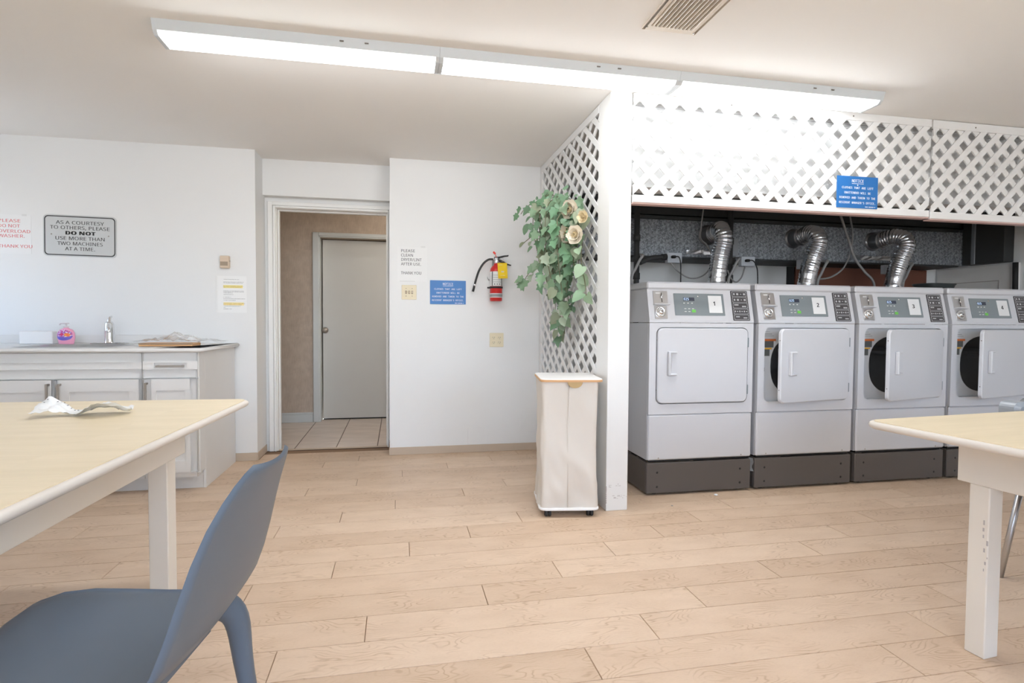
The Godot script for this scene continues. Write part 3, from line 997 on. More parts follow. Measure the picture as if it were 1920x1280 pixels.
	obj("wire", tube(smooth_path([Vector3(3.675, 1.99, -4.20), Vector3(3.741, 1.881, -4.22), Vector3(3.785, 1.774, -4.22), Vector3(3.847, 1.636, -4.22), Vector3(3.944, 1.529, -4.22), Vector3(4.041, 1.431, -4.22), Vector3(4.06, 1.2, -4.22)], 8), 0.010, 8), M["conduit"], cb2)
	var cb3 := thing("loose_cable", "thin grey cable sagging from the duct to the second exhaust hose", "cable")
	obj("wire", tube(smooth_path([Vector3(3.767, 1.99, -4.20), Vector3(3.839, 1.88, -4.25), Vector3(3.849, 1.776, -4.26), Vector3(3.812, 1.655, -4.25), Vector3(3.723, 1.544, -4.22), Vector3(3.588, 1.471, -4.2), Vector3(3.44, 1.45, -4.18)], 8), 0.007, 8), M["conduit"], cb3)
	var cb4 := thing("loose_cable", "thin grey cable looping under the second socket box", "cable")
	obj("wire", tube(smooth_path([Vector3(2.80, 1.545, -4.222), Vector3(2.779, 1.52, -4.2), Vector3(2.755, 1.452, -4.2), Vector3(2.703, 1.413, -4.19), Vector3(2.65, 1.44, -4.18), Vector3(2.611, 1.505, -4.17)], 8), 0.006, 8), M["conduit"], cb4)
	# low white door in the right wall
	var ad := thing("access_door", "white moulded door in the right wall under the duct", "door", Vector3(XR - 0.001, 0, -4.17))
	obj("leaf", boxes([[-0.02, 0.0, 0.02, 1.60, -0.44, 0.25]], 0.002), M["gloss white paint"], ad)
	var fr := begin()
	for b in [[-0.026, -0.02, 1.46, 1.466, -0.36, 0.14], [-0.026, -0.02, 0.3, 0.306, -0.36, 0.14], [-0.026, -0.02, 0.3, 1.466, -0.366, -0.36], [-0.026, -0.02, 0.3, 1.466, 0.14, 0.146]]:
		add_box(fr, Vector3((b[0] + b[1]) / 2, (b[2] + b[3]) / 2, (b[4] + b[5]) / 2), Vector3(b[1] - b[0], b[3] - b[2], b[5] - b[4]))
	obj("moulding", done(fr), M["scuff"], ad)
	obj("frame", boxes([[-0.03, 0.0, 0.0, 1.605, 0.25, 0.30]], 0.003), M["gloss white paint"], ad)
	# mop handle leaning in the corner
	var mp := thing("mop_pole", "steel pole with black grip standing by the right wall", "pole", Vector3(5.06, 0, -3.84))
	obj("pole", tube([Vector3(0.03, 0.02, 0), Vector3(0.0, 1.38, 0)], 0.012, 12), M["steel"], mp)
	obj("grip", tube([Vector3(0.0, 1.36, 0), Vector3(-0.006, 1.60, 0)], 0.020, 14), M["black"], mp)
	obj("foot", box(0.05, 0.03, 0.22, 0.005), M["dark rubber"], mp, Vector3(0.032, 0.016, 0))


# ------------------------------------------------------------------ dryers

func make_dryers() -> void:
	var W := 0.715
	var angles := [0.0, 11.8, 15.0, 14.0]
	var gone := ["white coin dryer marked one, its door closed, nearest the white post", "white coin dryer marked two, its door ajar, between dryers one and three", "white coin dryer marked three, its door ajar, between dryers two and four", "white coin dryer marked four, its door ajar, behind the table"]
	for i in 4:
		var x: float = 1.518 + 0.7495 * i + W / 2
		pedestal(i, Vector3(x, 0, ZD))
		dryer(i, Vector3(x, 0.222, ZD), deg_to_rad(angles[i]), gone[i])


func pedestal(i: int, at: Vector3) -> void:
	var p := thing("dryer_pedestal", "dark grey steel base under the dryer marked " + ["one", "two", "three", "four"][i], "base", at, 0.0, "dryer bases")
	obj("front_plate", boxes([[-0.36, 0.358, 0.014, 0.206, -0.02, -0.004]], 0.004), M["pedestal grey"], p)
	obj("side_plate", boxes([[-0.36, -0.346, 0.014, 0.208, -0.70, -0.021]], 0.002), M["pedestal grey"], p)
	obj("side_plate", boxes([[0.344, 0.358, 0.014, 0.208, -0.70, -0.021]], 0.002), M["pedestal grey"], p)
	obj("top_plate", boxes([[-0.345, 0.343, 0.208, 0.2195, -0.70, -0.02]], 0.001), M["black"], p)
	for sx in [-0.29, 0.283]:
		for y in [0.055, 0.145]:
			obj("bolt_hole", lathe([Vector2(0, 0.001), Vector2(0.006, 0.001), Vector2(0.007, 0)], 12), M["black"], p, Vector3(sx, y, -0.0038), Vector3(PI / 2, 0, 0))
		obj("foot", lathe([Vector2(0, 0), Vector2(0.02, 0), Vector2(0.016, 0.014), Vector2(0, 0.014)], 14), M["dark rubber"], p, Vector3(sx, 0, -0.06))
		obj("foot", lathe([Vector2(0, 0), Vector2(0.02, 0), Vector2(0.016, 0.014), Vector2(0, 0.014)], 14), M["dark rubber"], p, Vector3(sx, 0, -0.62))


func dryer(i: int, at: Vector3, angle: float, how: String) -> void:
	var t := thing("dryer", how, "dryer", at, 0.0, "coin dryers")
	var en: Material = M["dryer enamel"]
	var w := 0.3575
	# cabinet shell
	obj("cabinet", boxes([[-w, -w + 0.012, 0, 0.855, -0.71, -0.021], [w - 0.012, w, 0, 0.855, -0.71, -0.021], [-w + 0.012, w - 0.012, 0, 0.855, -0.71, -0.70], [-w + 0.012, w - 0.012, 0, 0.01, -0.70, -0.021], [-w + 0.012, w - 0.012, 0.845, 0.855, -0.70, -0.021]], 0.002), en, t)
	# lower panel
	var lo := obj("lower_panel", box(2 * w, 0.283, 0.022, 0.008), en, t, Vector3(0, 0.1425, -0.011))
	for sx in [-0.285, 0.285]:
		obj("screw", lathe([Vector2(0, 0.0015), Vector2(0.004, 0.001), Vector2(0.005, 0)], 10), M["nickel"], lo, Vector3(sx, -0.128, 0.011), Vector3(PI / 2, 0, 0))
	# front panel with the door opening
	var ox := 0.004
	var oy := 0.590
	var fp := begin()
	var loop := PackedVector2Array()
	for q in round_rect(0.630, 0.478, 0.04, 6):
		loop.append(q + Vector2(ox, oy))
	add_holed(fp, -w + 0.001, w - 0.001, 0.287, 0.856, loop, -0.022, 0.0)
	obj("front_panel", done(fp), en, t)
	# bulkhead behind the door with the drum mouth
	var bk := begin()
	var mouth := PackedVector2Array()
	for k in 40:
		var a := TAU * k / 40.0
		var ca := cos(a)
		var sa := sin(a)
		mouth.append(Vector2(ox + signf(ca) * pow(absf(ca), 0.75) * 0.246, oy - 0.01 + signf(sa) * pow(absf(sa), 0.8) * 0.2))
	add_holed(bk, -w + 0.013, w - 0.013, 0.30, 0.843, mouth, -0.052, -0.034)
	var bulk := obj("bulkhead", done(bk), M["dryer inner"], t)
	if angle > 0.0:
		obj("warning_label", boxes([[-0.298, -0.222, 0.700, 0.742, -0.0339, -0.0333], [-0.298, -0.25, 0.645, 0.688, -0.0339, -0.0333]]), M["warning dark"], bulk)
		obj("orange_stripe", boxes([[-0.298, -0.205, 0.742, 0.756, -0.0339, -0.0333]]), M["warning orange"], bulk)
		obj("yellow_stripe", boxes([[-0.298, -0.235, 0.688, 0.698, -0.0339, -0.0333]]), M["warning yellow"], bulk)
		obj("instruction_print", boxes([[-0.29, -0.235, 0.786, 0.790, -0.0339, -0.0334], [-0.29, -0.22, 0.774, 0.777, -0.0339, -0.0334], [-0.29, -0.25, 0.802, 0.804, -0.0339, -0.0334], [-0.292, -0.284, 0.545, 0.57, -0.0339, -0.0334]]), M["label grey"], bulk)
	# drum
	var dr := begin(true)
	add_lathe(dr, [Vector2(0.272, 0.0), Vector2(0.272, 0.56), Vector2(0.0, 0.57)], 40, Vector3(ox, oy - 0.01, -0.055), Basis(Vector3.RIGHT, -PI / 2))
	var drum := obj("drum", done(dr), M["drum"], t)
	for k in 3:
		var a := TAU * k / 3.0 + 2.4
		obj("baffle", box(0.05, 0.06, 0.5, 0.015), M["drum"], drum, Vector3(ox + cos(a) * 0.24, oy - 0.01 + sin(a) * 0.24, -0.33), Vector3(0, 0, a + PI / 2))
	# door on its hinges at the right
	var dw := 0.618
	var dh := 0.466
	var poly := PackedVector2Array()
	for q in round_rect(dw, dh, 0.035, 6):
		poly.append(q + Vector2(-dw / 2, 0))
	var door := obj("door", prism(poly, -0.012, 0.010, 0.005), en, t, Vector3(ox + dw / 2, oy, 0.0), Vector3(0, angle, 0))
	# pull: raised block with a scooped face
	var hp := begin()
	var hw := 0.062; var hh := 0.150
	add_box(hp, Vector3(-hw / 2 + 0.008, 0, 0.011), Vector3(0.016, hh, 0.024), 0.004)
	add_box(hp, Vector3(0.004, hh / 2 - 0.006, 0.008), Vector3(hw - 0.010, 0.012, 0.018), 0.004)
	add_box(hp, Vector3(0.004, -hh / 2 + 0.006, 0.008), Vector3(hw - 0.010, 0.012, 0.018), 0.004)
	quad(hp, Vector3(-hw / 2 + 0.014, hh / 2 - 0.01, 0.004), Vector3(hw / 2 - 0.004, hh / 2 - 0.01, 0.001), Vector3(hw / 2 - 0.004, -hh / 2 + 0.01, 0.001), Vector3(-hw / 2 + 0.014, -hh / 2 + 0.01, 0.004), Vector3(0, 0, 1))
	quad(hp, Vector3(-hw / 2 + 0.016, hh / 2 - 0.012, 0.020), Vector3(0.006, hh / 2 - 0.012, 0.003), Vector3(-0.004, -hh / 2 + 0.030, 0.003), Vector3(-hw / 2 + 0.016, -hh / 2 + 0.012, 0.020), Vector3(0.5, 0, 1))
	obj("handle", done(hp), en, door, Vector3(-dw + 0.095, 0.015, 0.010))
	for y in [-0.155, 0.145]:
		obj("hinge", box(0.010, 0.06, 0.012, 0.002), M["panel grey"], door, Vector3(0.004, y, 0.002))
	for y in [-0.15, 0.16]:
		obj("screw", lathe([Vector2(0, 0.0012), Vector2(0.003, 0.001), Vector2(0.0035, 0)], 8), M["seam"], door, Vector3(-dw, y, -0.002), Vector3(0, 0, PI / 2))
	if angle > 0.0:
		obj("inner_panel", plate(dw - 0.07, dh - 0.07, 0.014, 0.06, 0.004), M["dryer inner"], door, Vector3(-dw / 2, 0, -0.012), Vector3(0, PI, 0))
	# sloped console and top
	var cp := PackedVector2Array([Vector2(0.0, 0.8585), Vector2(0.0, 0.874), Vector2(-0.046, 1.066), Vector2(-0.71, 1.066), Vector2(-0.71, 0.8585)])
	var cm := begin()
	for k in cp.size():
		var a := cp[k]
		var b := cp[(k + 1) % cp.size()]
		var d := b - a
		quad(cm, Vector3(-w, a.y, a.x), Vector3(w, a.y, a.x), Vector3(w, b.y, b.x), Vector3(-w, b.y, b.x), Vector3(0, -d.x, d.y))
	var ix := Geometry2D.triangulate_polygon(cp)
	for k in range(0, ix.size(), 3):
		for s in [-1.0, 1.0]:
			tri(cm, Vector3(s * w, cp[ix[k]].y, cp[ix[k]].x), Vector3(s * w, cp[ix[k + 1]].y, cp[ix[k + 1]].x), Vector3(s * w, cp[ix[k + 2]].y, cp[ix[k + 2]].x), Vector3(s, 0, 0))
	obj("console", done(cm), en, t)
	obj("top", boxes([[-w - 0.002, w + 0.002, 1.0665, 1.112, -0.71, -0.036]], 0.009), en, t)
	# everything on the slope shares its tilt
	var tilt := Vector3(-atan2(0.046, 0.192), 0, 0)
	var on := func(u: float, y: float, lift := 0.0): return Vector3(u, y, -0.046 * (y - 0.874) / 0.192) + Vector3(0, sin(-tilt.x), cos(tilt.x)) * lift
	# coin slide above, lock below, in a shallow white surround
	var cn := obj("coin_plate", plate(0.098, 0.084, 0.004, 0.003, 0.001), M["panel grey"], t, on.call(-w + 0.084, 1.014), tilt)
	cn.material_override = M["steel"]
	obj("coin_slot", box(0.004, 0.05, 0.003), M["black"], cn, Vector3(0.008, -0.006, 0.004))
	obj("coin_lever", tube(smooth_path([Vector3(0.012, 0.03, 0.008), Vector3(0.006, 0.006, 0.012), Vector3(0.0, 0.0, 0.012), Vector3(0.006, -0.008, 0.012)], 4), 0.004, 8), M["chrome"], cn)
	obj("coin_guide", box(0.03, 0.010, 0.003, 0.001), M["label white"], cn, Vector3(-0.016, 0.026, 0.005))
	obj("shelf", box(0.108, 0.008, 0.03, 0.003), en, t, on.call(-w + 0.086, 0.968, 0.008), tilt)
	var lk := obj("lock_plate", plate(0.085, 0.082, 0.004, 0.003, 0.001), M["steel"], t, on.call(-w + 0.080, 0.922), tilt)
	var lb := begin(true)
	add_lathe(lb, [Vector2(0.034, 0), Vector2(0.033, 0.008), Vector2(0.026, 0.012), Vector2(0.024, 0.009), Vector2(0.017, 0.009), Vector2(0.016, 0.018), Vector2(0.010, 0.021), Vector2(0, 0.021)], 24, Vector3.ZERO, Basis(Vector3.RIGHT, PI / 2))
	obj("lock_barrel", done(lb), M["chrome"], lk, Vector3(-0.006, 0.0, 0.004))
	obj("keyway", box(0.012, 0.004, 0.001), M["black"], lk, Vector3(-0.004, 0.0, 0.0258))
	# display
	var dp := obj("display_panel", plate(0.342, 0.142, 0.003, 0.003, 0.0005), M["panel grey"], t, on.call(-0.012, 0.972), tilt)
	obj("display_window", box(0.075, 0.022, 0.001), M["screen"], dp, Vector3(-0.07, 0.034, 0.0033))
	words(dp, "025", 0.015, Vector3(-0.088, 0.034, 0.0042), M["digit glow"], 0.034, "Droid Sans Mono", false, HORIZONTAL_ALIGNMENT_CENTER, "digits")
	var ky := begin()
	for r in 2:
		for c in 3:
			if r == 1 and c == 2:
				continue
			add_box(ky, Vector3(-0.100 + c * 0.026, -0.028 - r * 0.018, 0.0034), Vector3(0.014, 0.004, 0.0008))
	for c in 3:
		add_box(ky, Vector3(-0.105 + c * 0.027, 0.008, 0.0034), Vector3(0.010, 0.006, 0.0008))
	obj("key_print", done(ky), M["label white"], dp).set_meta("kind", "stuff")
	obj("start_key", box(0.026, 0.018, 0.002, 0.0005), M["green key"], dp, Vector3(-0.044, -0.043, 0.0038))
	obj("panel_screw", lathe([Vector2(0, 0.004), Vector2(0.005, 0.003), Vector2(0.006, 0)], 12), M["chrome"], dp, Vector3(-0.006, 0.054, 0.003), Vector3(PI / 2, 0, 0))
	# taped number
	var nc := obj("number_card", box(0.092, 0.112, 0.001), M["paper"], t, on.call(0.096, 0.974, 0.0042), tilt)
	words(nc, str(i + 1), 0.026, Vector3(-0.006, 0.004, 0.0008), M["ink"], 0.0, "Droid Sans", true)
	# instruction pictograms
	var ip := obj("icon_panel", plate(0.118, 0.196, 0.003, 0.006, 0.0005), M["icon grey"], t, on.call(0.272, 0.968), tilt)
	for r in 5:
		var y := 0.076 - r * 0.038
		var rr := begin()
		add_holed(rr, -0.051, 0.051, y - 0.0165, y + 0.0165, shifted(round_rect(0.0985, 0.0295, 0.005, 3), Vector2(0, y)), 0.003, 0.0036)
		match r:
			0, 1:
				for c in 4:
					add_box(rr, Vector3(-0.036 + c * 0.024, y, 0.0033), Vector3(0.014 if c % 2 else 0.010, 0.012 if c != 2 else 0.004, 0.0006))
			2:
				for c in 3:
					add_box(rr, Vector3(-0.037 + c * 0.010, y + 0.005, 0.0033), Vector3(0.008, 0.009, 0.0006))
					add_box(rr, Vector3(0.016 + c * 0.010, y - 0.005, 0.0033), Vector3(0.008, 0.009, 0.0006))
			3:
				for c in 6:
					add_box(rr, Vector3(-0.04 + c * 0.016, y, 0.0033), Vector3(0.008, 0.006 if c % 2 else 0.010, 0.0006))
			4:
				add_box(rr, Vector3(-0.026, y + 0.003, 0.0033), Vector3(0.026, 0.006, 0.0006))
				add_box(rr, Vector3(0.026, y - 0.004, 0.0033), Vector3(0.026, 0.006, 0.0006))
		obj("pictogram_row", done(rr), M["icon line"], ip).set_meta("kind", "stuff")


func shifted(p: PackedVector2Array, d: Vector2) -> PackedVector2Array:
	var o := PackedVector2Array()
	for q in p:
		o.append(q + d)
	return o


# ------------------------------------------------------------------ sink counter

func shaker(called: String, parent: Node3D, x0: float, x1: float, y0: float, y1: float, z: float, rail: float) -> MeshInstance3D:
	# frame and recessed field in one leaf
	var st := begin()
	var cx := (x0 + x1) / 2
	var cy := (y0 + y1) / 2
	add_holed(st, x0 - cx, x1 - cx, y0 - cy, y1 - cy, round_rect(x1 - x0 - 2 * rail, y1 - y0 - 2 * rail, 0.002, 2), 0.0, 0.019)
	add_box(st, Vector3(0, 0, 0.005), Vector3(x1 - x0 - 2 * rail + 0.004, y1 - y0 - 2 * rail + 0.004, 0.008))
	return obj(called, done(st), M["cabinet white"], parent, Vector3(cx, cy, z))


func bar_handle(parent: Node3D, at: Vector3, length: float, upright: bool) -> void:
	var st := begin()
	add_box(st, Vector3(0, 0, 0.028), Vector3(length, 0.012, 0.008), 0.001)
	for s in [-1, 1]:
		add_box(st, Vector3(s * (length / 2 - 0.006), 0, 0.014), Vector3(0.012, 0.012, 0.026), 0.001)
	obj("handle", done(st), M["nickel"], parent, at, Vector3(0, 0, PI / 2 if upright else 0.0))


func make_counter() -> void:
	var zf := -3.838
	# narrow unit with a drawer over a door
	var a := thing("base_cabinet", "narrow white cabinet with one drawer above one door", "cabinet", Vector3.ZERO)
	obj("body", boxes([[-1.520, -1.226, 0.10, 0.875, -4.62, zf - 0.001]]), M["cabinet white"], a)
	var dr := shaker("drawer", a, -1.518, -1.212, 0.722, 0.876, zf, 0.062)
	bar_handle(dr, Vector3(0.0, -0.005, 0.008), 0.152, false)
	var d1 := shaker("door", a, -1.518, -1.212, 0.135, 0.716, zf, 0.072)
	bar_handle(d1, Vector3(-0.130, 0.19, 0.019), 0.16, true)
	var ep := obj("end_panel", boxes([[-1.225, -1.209, 0.0, 0.876, -4.625, -3.945], [-1.225, -1.209, 0.125, 0.876, -3.945, zf]], 0.001), M["cabinet white"], a)
	# sink unit, two doors under a false front
	var b := thing("base_cabinet", "wide white sink cabinet with two doors under a long panel", "cabinet", Vector3.ZERO)
	obj("body", boxes([[-2.46, -1.524, 0.10, 0.74, -4.62, zf - 0.001], [-2.46, -1.524, 0.74, 0.875, -3.90, zf - 0.001], [-2.46, -2.44, 0.74, 0.875, -4.62, -3.90], [-1.544, -1.524, 0.74, 0.875, -4.62, -3.90]]), M["cabinet white"], b)
	shaker("false_front", b, -2.458, -1.523, 0.722, 0.876, zf, 0.058)
	var e1 := shaker("door", b, -1.986, -1.523, 0.135, 0.716, zf, 0.072)
	bar_handle(e1, Vector3(-0.205, 0.19, 0.019), 0.16, true)
	var e2 := shaker("door", b, -2.458, -1.990, 0.135, 0.716, zf, 0.072)
	bar_handle(e2, Vector3(0.205, 0.19, 0.019), 0.16, true)
	# further unit toward the left wall
	var c := thing("base_cabinet", "white cabinet between the sink cabinet and the left wall", "cabinet", Vector3.ZERO)
	obj("body", boxes([[-3.29, -2.464, 0.10, 0.875, -4.62, zf - 0.001]]), M["cabinet white"], c)
	shaker("drawer", c, -3.288, -2.463, 0.722, 0.876, zf, 0.058)
	shaker("door", c, -2.874, -2.463, 0.135, 0.716, zf, 0.072)
	shaker("door", c, -3.288, -2.878, 0.135, 0.716, zf, 0.072)
	obj("toe_kick", boxes([[-1.519, -1.226, 0.0, 0.099, -3.96, -3.946]], 0.001), M["cabinet white"], a)
	obj("toe_kick", boxes([[-2.459, -1.523, 0.0, 0.099, -3.96, -3.946]], 0.001), M["cabinet white"], b)
	obj("toe_kick", boxes([[-3.29, -2.465, 0.0, 0.099, -3.96, -3.946]], 0.001), M["cabinet white"], c)
	# worktop with a sink cut out
	var wt := thing("countertop", "white laminate worktop over the cabinets with a rounded edge", "countertop", Vector3.ZERO)
	var st := begin()
	var cut := shifted(round_rect(0.50, 0.36, 0.04, 5), Vector2(-2.02, 4.13))
	add_holed(st, -3.298, -1.19, 3.812, 4.638, cut, 0.878, 0.905)
	var top := obj("slab", done(st), M["cabinet white"], wt)
	# the slab was drawn in x,y: lay it down so that y becomes -z
	top.rotation = Vector3(-PI / 2, 0, 0)
	obj("edge", tube([Vector3(-3.298, 0.8915, -3.812), Vector3(-1.19, 0.8915, -3.812), Vector3(-1.19, 0.8915, -4.638)], 0.0134, 10), M["cabinet white"], wt)
	obj("backsplash", boxes([[-3.298, -1.62, 0.905, 0.965, -4.638, -4.622]], 0.003), M["cabinet white"], wt)
	# steel sink
	var sk := thing("sink", "stainless steel sink set in the worktop", "sink", Vector3(-2.02, 0.905, -4.13))
	var sb := begin(true)
	var rings := []
	for q in [[0.55, 0.41, 0.06, 0.002], [0.53, 0.39, 0.05, 0.005], [0.49, 0.35, 0.04, 0.003], [0.47, 0.33, 0.04, -0.09], [0.38, 0.25, 0.05, -0.105]]:
		var row := []
		for p in round_rect(q[0], q[1], q[2], 5):
			row.append(Vector3(p.x, q[3], p.y))
		row.append(row[0])
		rings.append(row)
	add_grid(sb, rings)
	obj("bowl", done(sb), M["steel"], sk)
	obj("bottom", box(0.37, 0.003, 0.24), M["steel"], sk, Vector3(0, -0.105, 0))
	# faucet
	var fc := thing("faucet", "chrome single handle faucet behind the sink", "faucet", Vector3(-1.965, 0.907, -4.43), 0.40)
	obj("deck_plate", plate(0.24, 0.05, 0.010, 0.024, 0.004), M["chrome"], fc, Vector3(0, 0.0, 0), Vector3(-PI / 2, -0.40, 0))
	var fb := begin(true)
	add_lathe(fb, [Vector2(0.034, 0.008), Vector2(0.031, 0.02), Vector2(0.030, 0.08), Vector2(0.027, 0.14), Vector2(0.020, 0.155), Vector2(0.0, 0.160)], 20)
	obj("body", done(fb), M["chrome"], fc)
	obj("spout", tube(smooth_path([Vector3(0, 0.105, 0), Vector3(0, 0.130, 0.05), Vector3(0, 0.130, 0.12), Vector3(0, 0.105, 0.17), Vector3(0, 0.08, 0.175)], 6), [0.016, 0.016, 0.016, 0.016, 0.016, 0.016, 0.0155, 0.0155, 0.0155, 0.0155, 0.015, 0.015, 0.015, 0.015, 0.0145, 0.0145, 0.014, 0.014, 0.014, 0.0135, 0.0135, 0.013, 0.013, 0.013, 0.0125], 14), M["chrome"], fc)
	obj("lever", tube(smooth_path([Vector3(0, 0.150, 0), Vector3(0.0, 0.168, -0.004), Vector3(0.004, 0.182, -0.012), Vector3(0.012, 0.190, -0.03)], 4), [0.014, 0.013, 0.012, 0.0115, 0.011, 0.011, 0.010, 0.010, 0.009, 0.009, 0.008, 0.008, 0.007], 12), M["chrome"], fc)
	# soap bottle
	var so := thing("soap_bottle", "pink liquid soap bottle with a bright printed label by the sink", "bottle", Vector3(-2.215, 0.906, -4.40))
	var bt := begin(true)
	add_lathe(bt, [Vector2(0.0, 0.0), Vector2(0.042, 0.0), Vector2(0.046, 0.006), Vector2(0.053, 0.045), Vector2(0.052, 0.075), Vector2(0.040, 0.098), Vector2(0.020, 0.108), Vector2(0.014, 0.112), Vector2(0.014, 0.118)], 28)
	var bottle := obj("bottle", done(bt), M["soap bottle"], so)
	bottle.scale = Vector3(1, 1, 0.6)
	var pmp := begin(true)
	add_lathe(pmp, [Vector2(0.016, 0.113), Vector2(0.016, 0.124), Vector2(0.006, 0.126), Vector2(0.006, 0.138), Vector2(0.018, 0.140), Vector2(0.018, 0.146), Vector2(0.0, 0.148)], 18)
	obj("pump", done(pmp), M["pump white"], so)
	obj("nozzle", tube([Vector3(0, 0.143, 0), Vector3(-0.03, 0.142, 0.006), Vector3(-0.036, 0.132, 0.007)], 0.005, 8), M["pump white"], so)
	var lt := begin(true)
	var g := []
	for iu in 13:
		var row := []
		var u := -1.0 + iu / 6.0
		var hh := 0.036 * sqrt(maxf(0.0, 1.0 - u * u * 0.92))
		for jv in 7:
			var v := -1.0 + jv / 3.0
			var y := 0.063 + v * hh
			var rr := 0.0535 if y < 0.08 else lerpf(0.0535, 0.042, (y - 0.08) / 0.02)
			row.append(Vector3(sin(u * 1.05) * rr, y, cos(u * 1.05) * rr * 0.6 + 0.0015))
		g.append(row)
	add_grid(lt, g)
	var lm := mat("soap label", Color.WHITE, 0.4)
	var nl := noise(0.09, 2, 61)
	lm.albedo_texture = paint(64, 64, func(x, y):
		var v := nl.get_noise_2d(x, y)
		if Vector2(x - 44, y - 34).length() < 11.0:
			return rgb8(246, 160, 60) if v > 0.0 else rgb8(250, 120, 70)
		if Vector2(x - 24, y - 36).length() < 8.0:
			return rgb8(214, 60, 110)
		if y < 20:
			return rgb8(110, 100, 200)
		if v > 0.18:
			return rgb8(240, 225, 240)
		return rgb8(150, 84, 178) if v > -0.2 else rgb8(224, 90, 150))
	obj("label", done(lt), lm, so)
	# folded white towel box behind the sink
	var tb := thing("towel_box", "plain white carton on the worktop beside the soap bottle", "carton", Vector3(-2.42, 0.906, -4.50))
	obj("carton", box(0.20, 0.085, 0.12, 0.004), M["paper"], tb, Vector3(0, 0.0425, 0))
	obj("flap", box(0.19, 0.002, 0.05, 0.0005), M["paper"], tb, Vector3(0.0, 0.087, 0.03), Vector3(0.06, 0, 0))
	# wooden tray and the plastic film lying on it
	var wd := thing("wooden_board", "flat wooden board lying on the worktop near its end", "board", Vector3(-1.462, 0.906, -4.10))
	obj("board", box(0.315, 0.020, 0.16, 0.002), M["birch"], wd, Vector3(0, 0.011, 0))
	obj("edge_band", box(0.317, 0.008, 0.003, 0.001), M["raw wood"], wd, Vector3(0, 0.016, 0.0805))
	var pf := begin(true)
	var nz := noise(5.0, 3, 71)
	var gg := []
	for iu in 26:
		var row := []
		for jv in 14:
			var x := -0.24 + iu * 0.0215
			var z := -0.10 + jv * 0.0155
			var fall := clampf(1.0 - absf(x - 0.02) / 0.26, 0.0, 1.0)
			row.append(Vector3(x, 0.004 + 0.055 * fall * (0.55 + 0.9 * nz.get_noise_2d(x * 1.6, z * 1.6)) + 0.012 * absf(nz.get_noise_2d(x * 5.0, z * 5.0)), z))
		gg.append(row)
	add_grid(pf, gg)
	var film := obj("plastic_film", done(pf), M["plastic film"], self, Vector3(-1.44, 0.930, -4.13))
	tag(film, "crumpled clear plastic film lying on the wooden board", "plastic film")


# ------------------------------------------------------------------ tables

func table(label: String, at: Vector3, turn: float, w: float, l: float) -> Node3D:
	# local: x across (0..w), z along (0..l), the corner at the origin
	var t := thing("work_table", label, "table", at, turn)
	var top := round_rect(w, l, 0.045, 6)
	var st := begin()
	add_prism(st, shifted(top, Vector2(w / 2, -l / 2)), 0.712, 0.737)
	var band := obj("edge_band", done(st), M["table edge"], t, Vector3.ZERO, Vector3(-PI / 2, 0, 0))
	var rim := []
	for q in round_rect(w - 0.004, l - 0.004, 0.044, 6):
		rim.append(Vector3(q.x + w / 2, 0.7255, q.y + l / 2))
	rim.append(rim[0])
	obj("worn_edge", tube(rim, 0.0125, 10, false), M["table edge"], t)
	obj("top", prism(shifted(round_rect(w - 0.012, l - 0.012, 0.040, 6), Vector2(w / 2, -l / 2)), 0.7365, 0.740), M["laminate"], t, Vector3.ZERO, Vector3(-PI / 2, 0, 0))
	return t


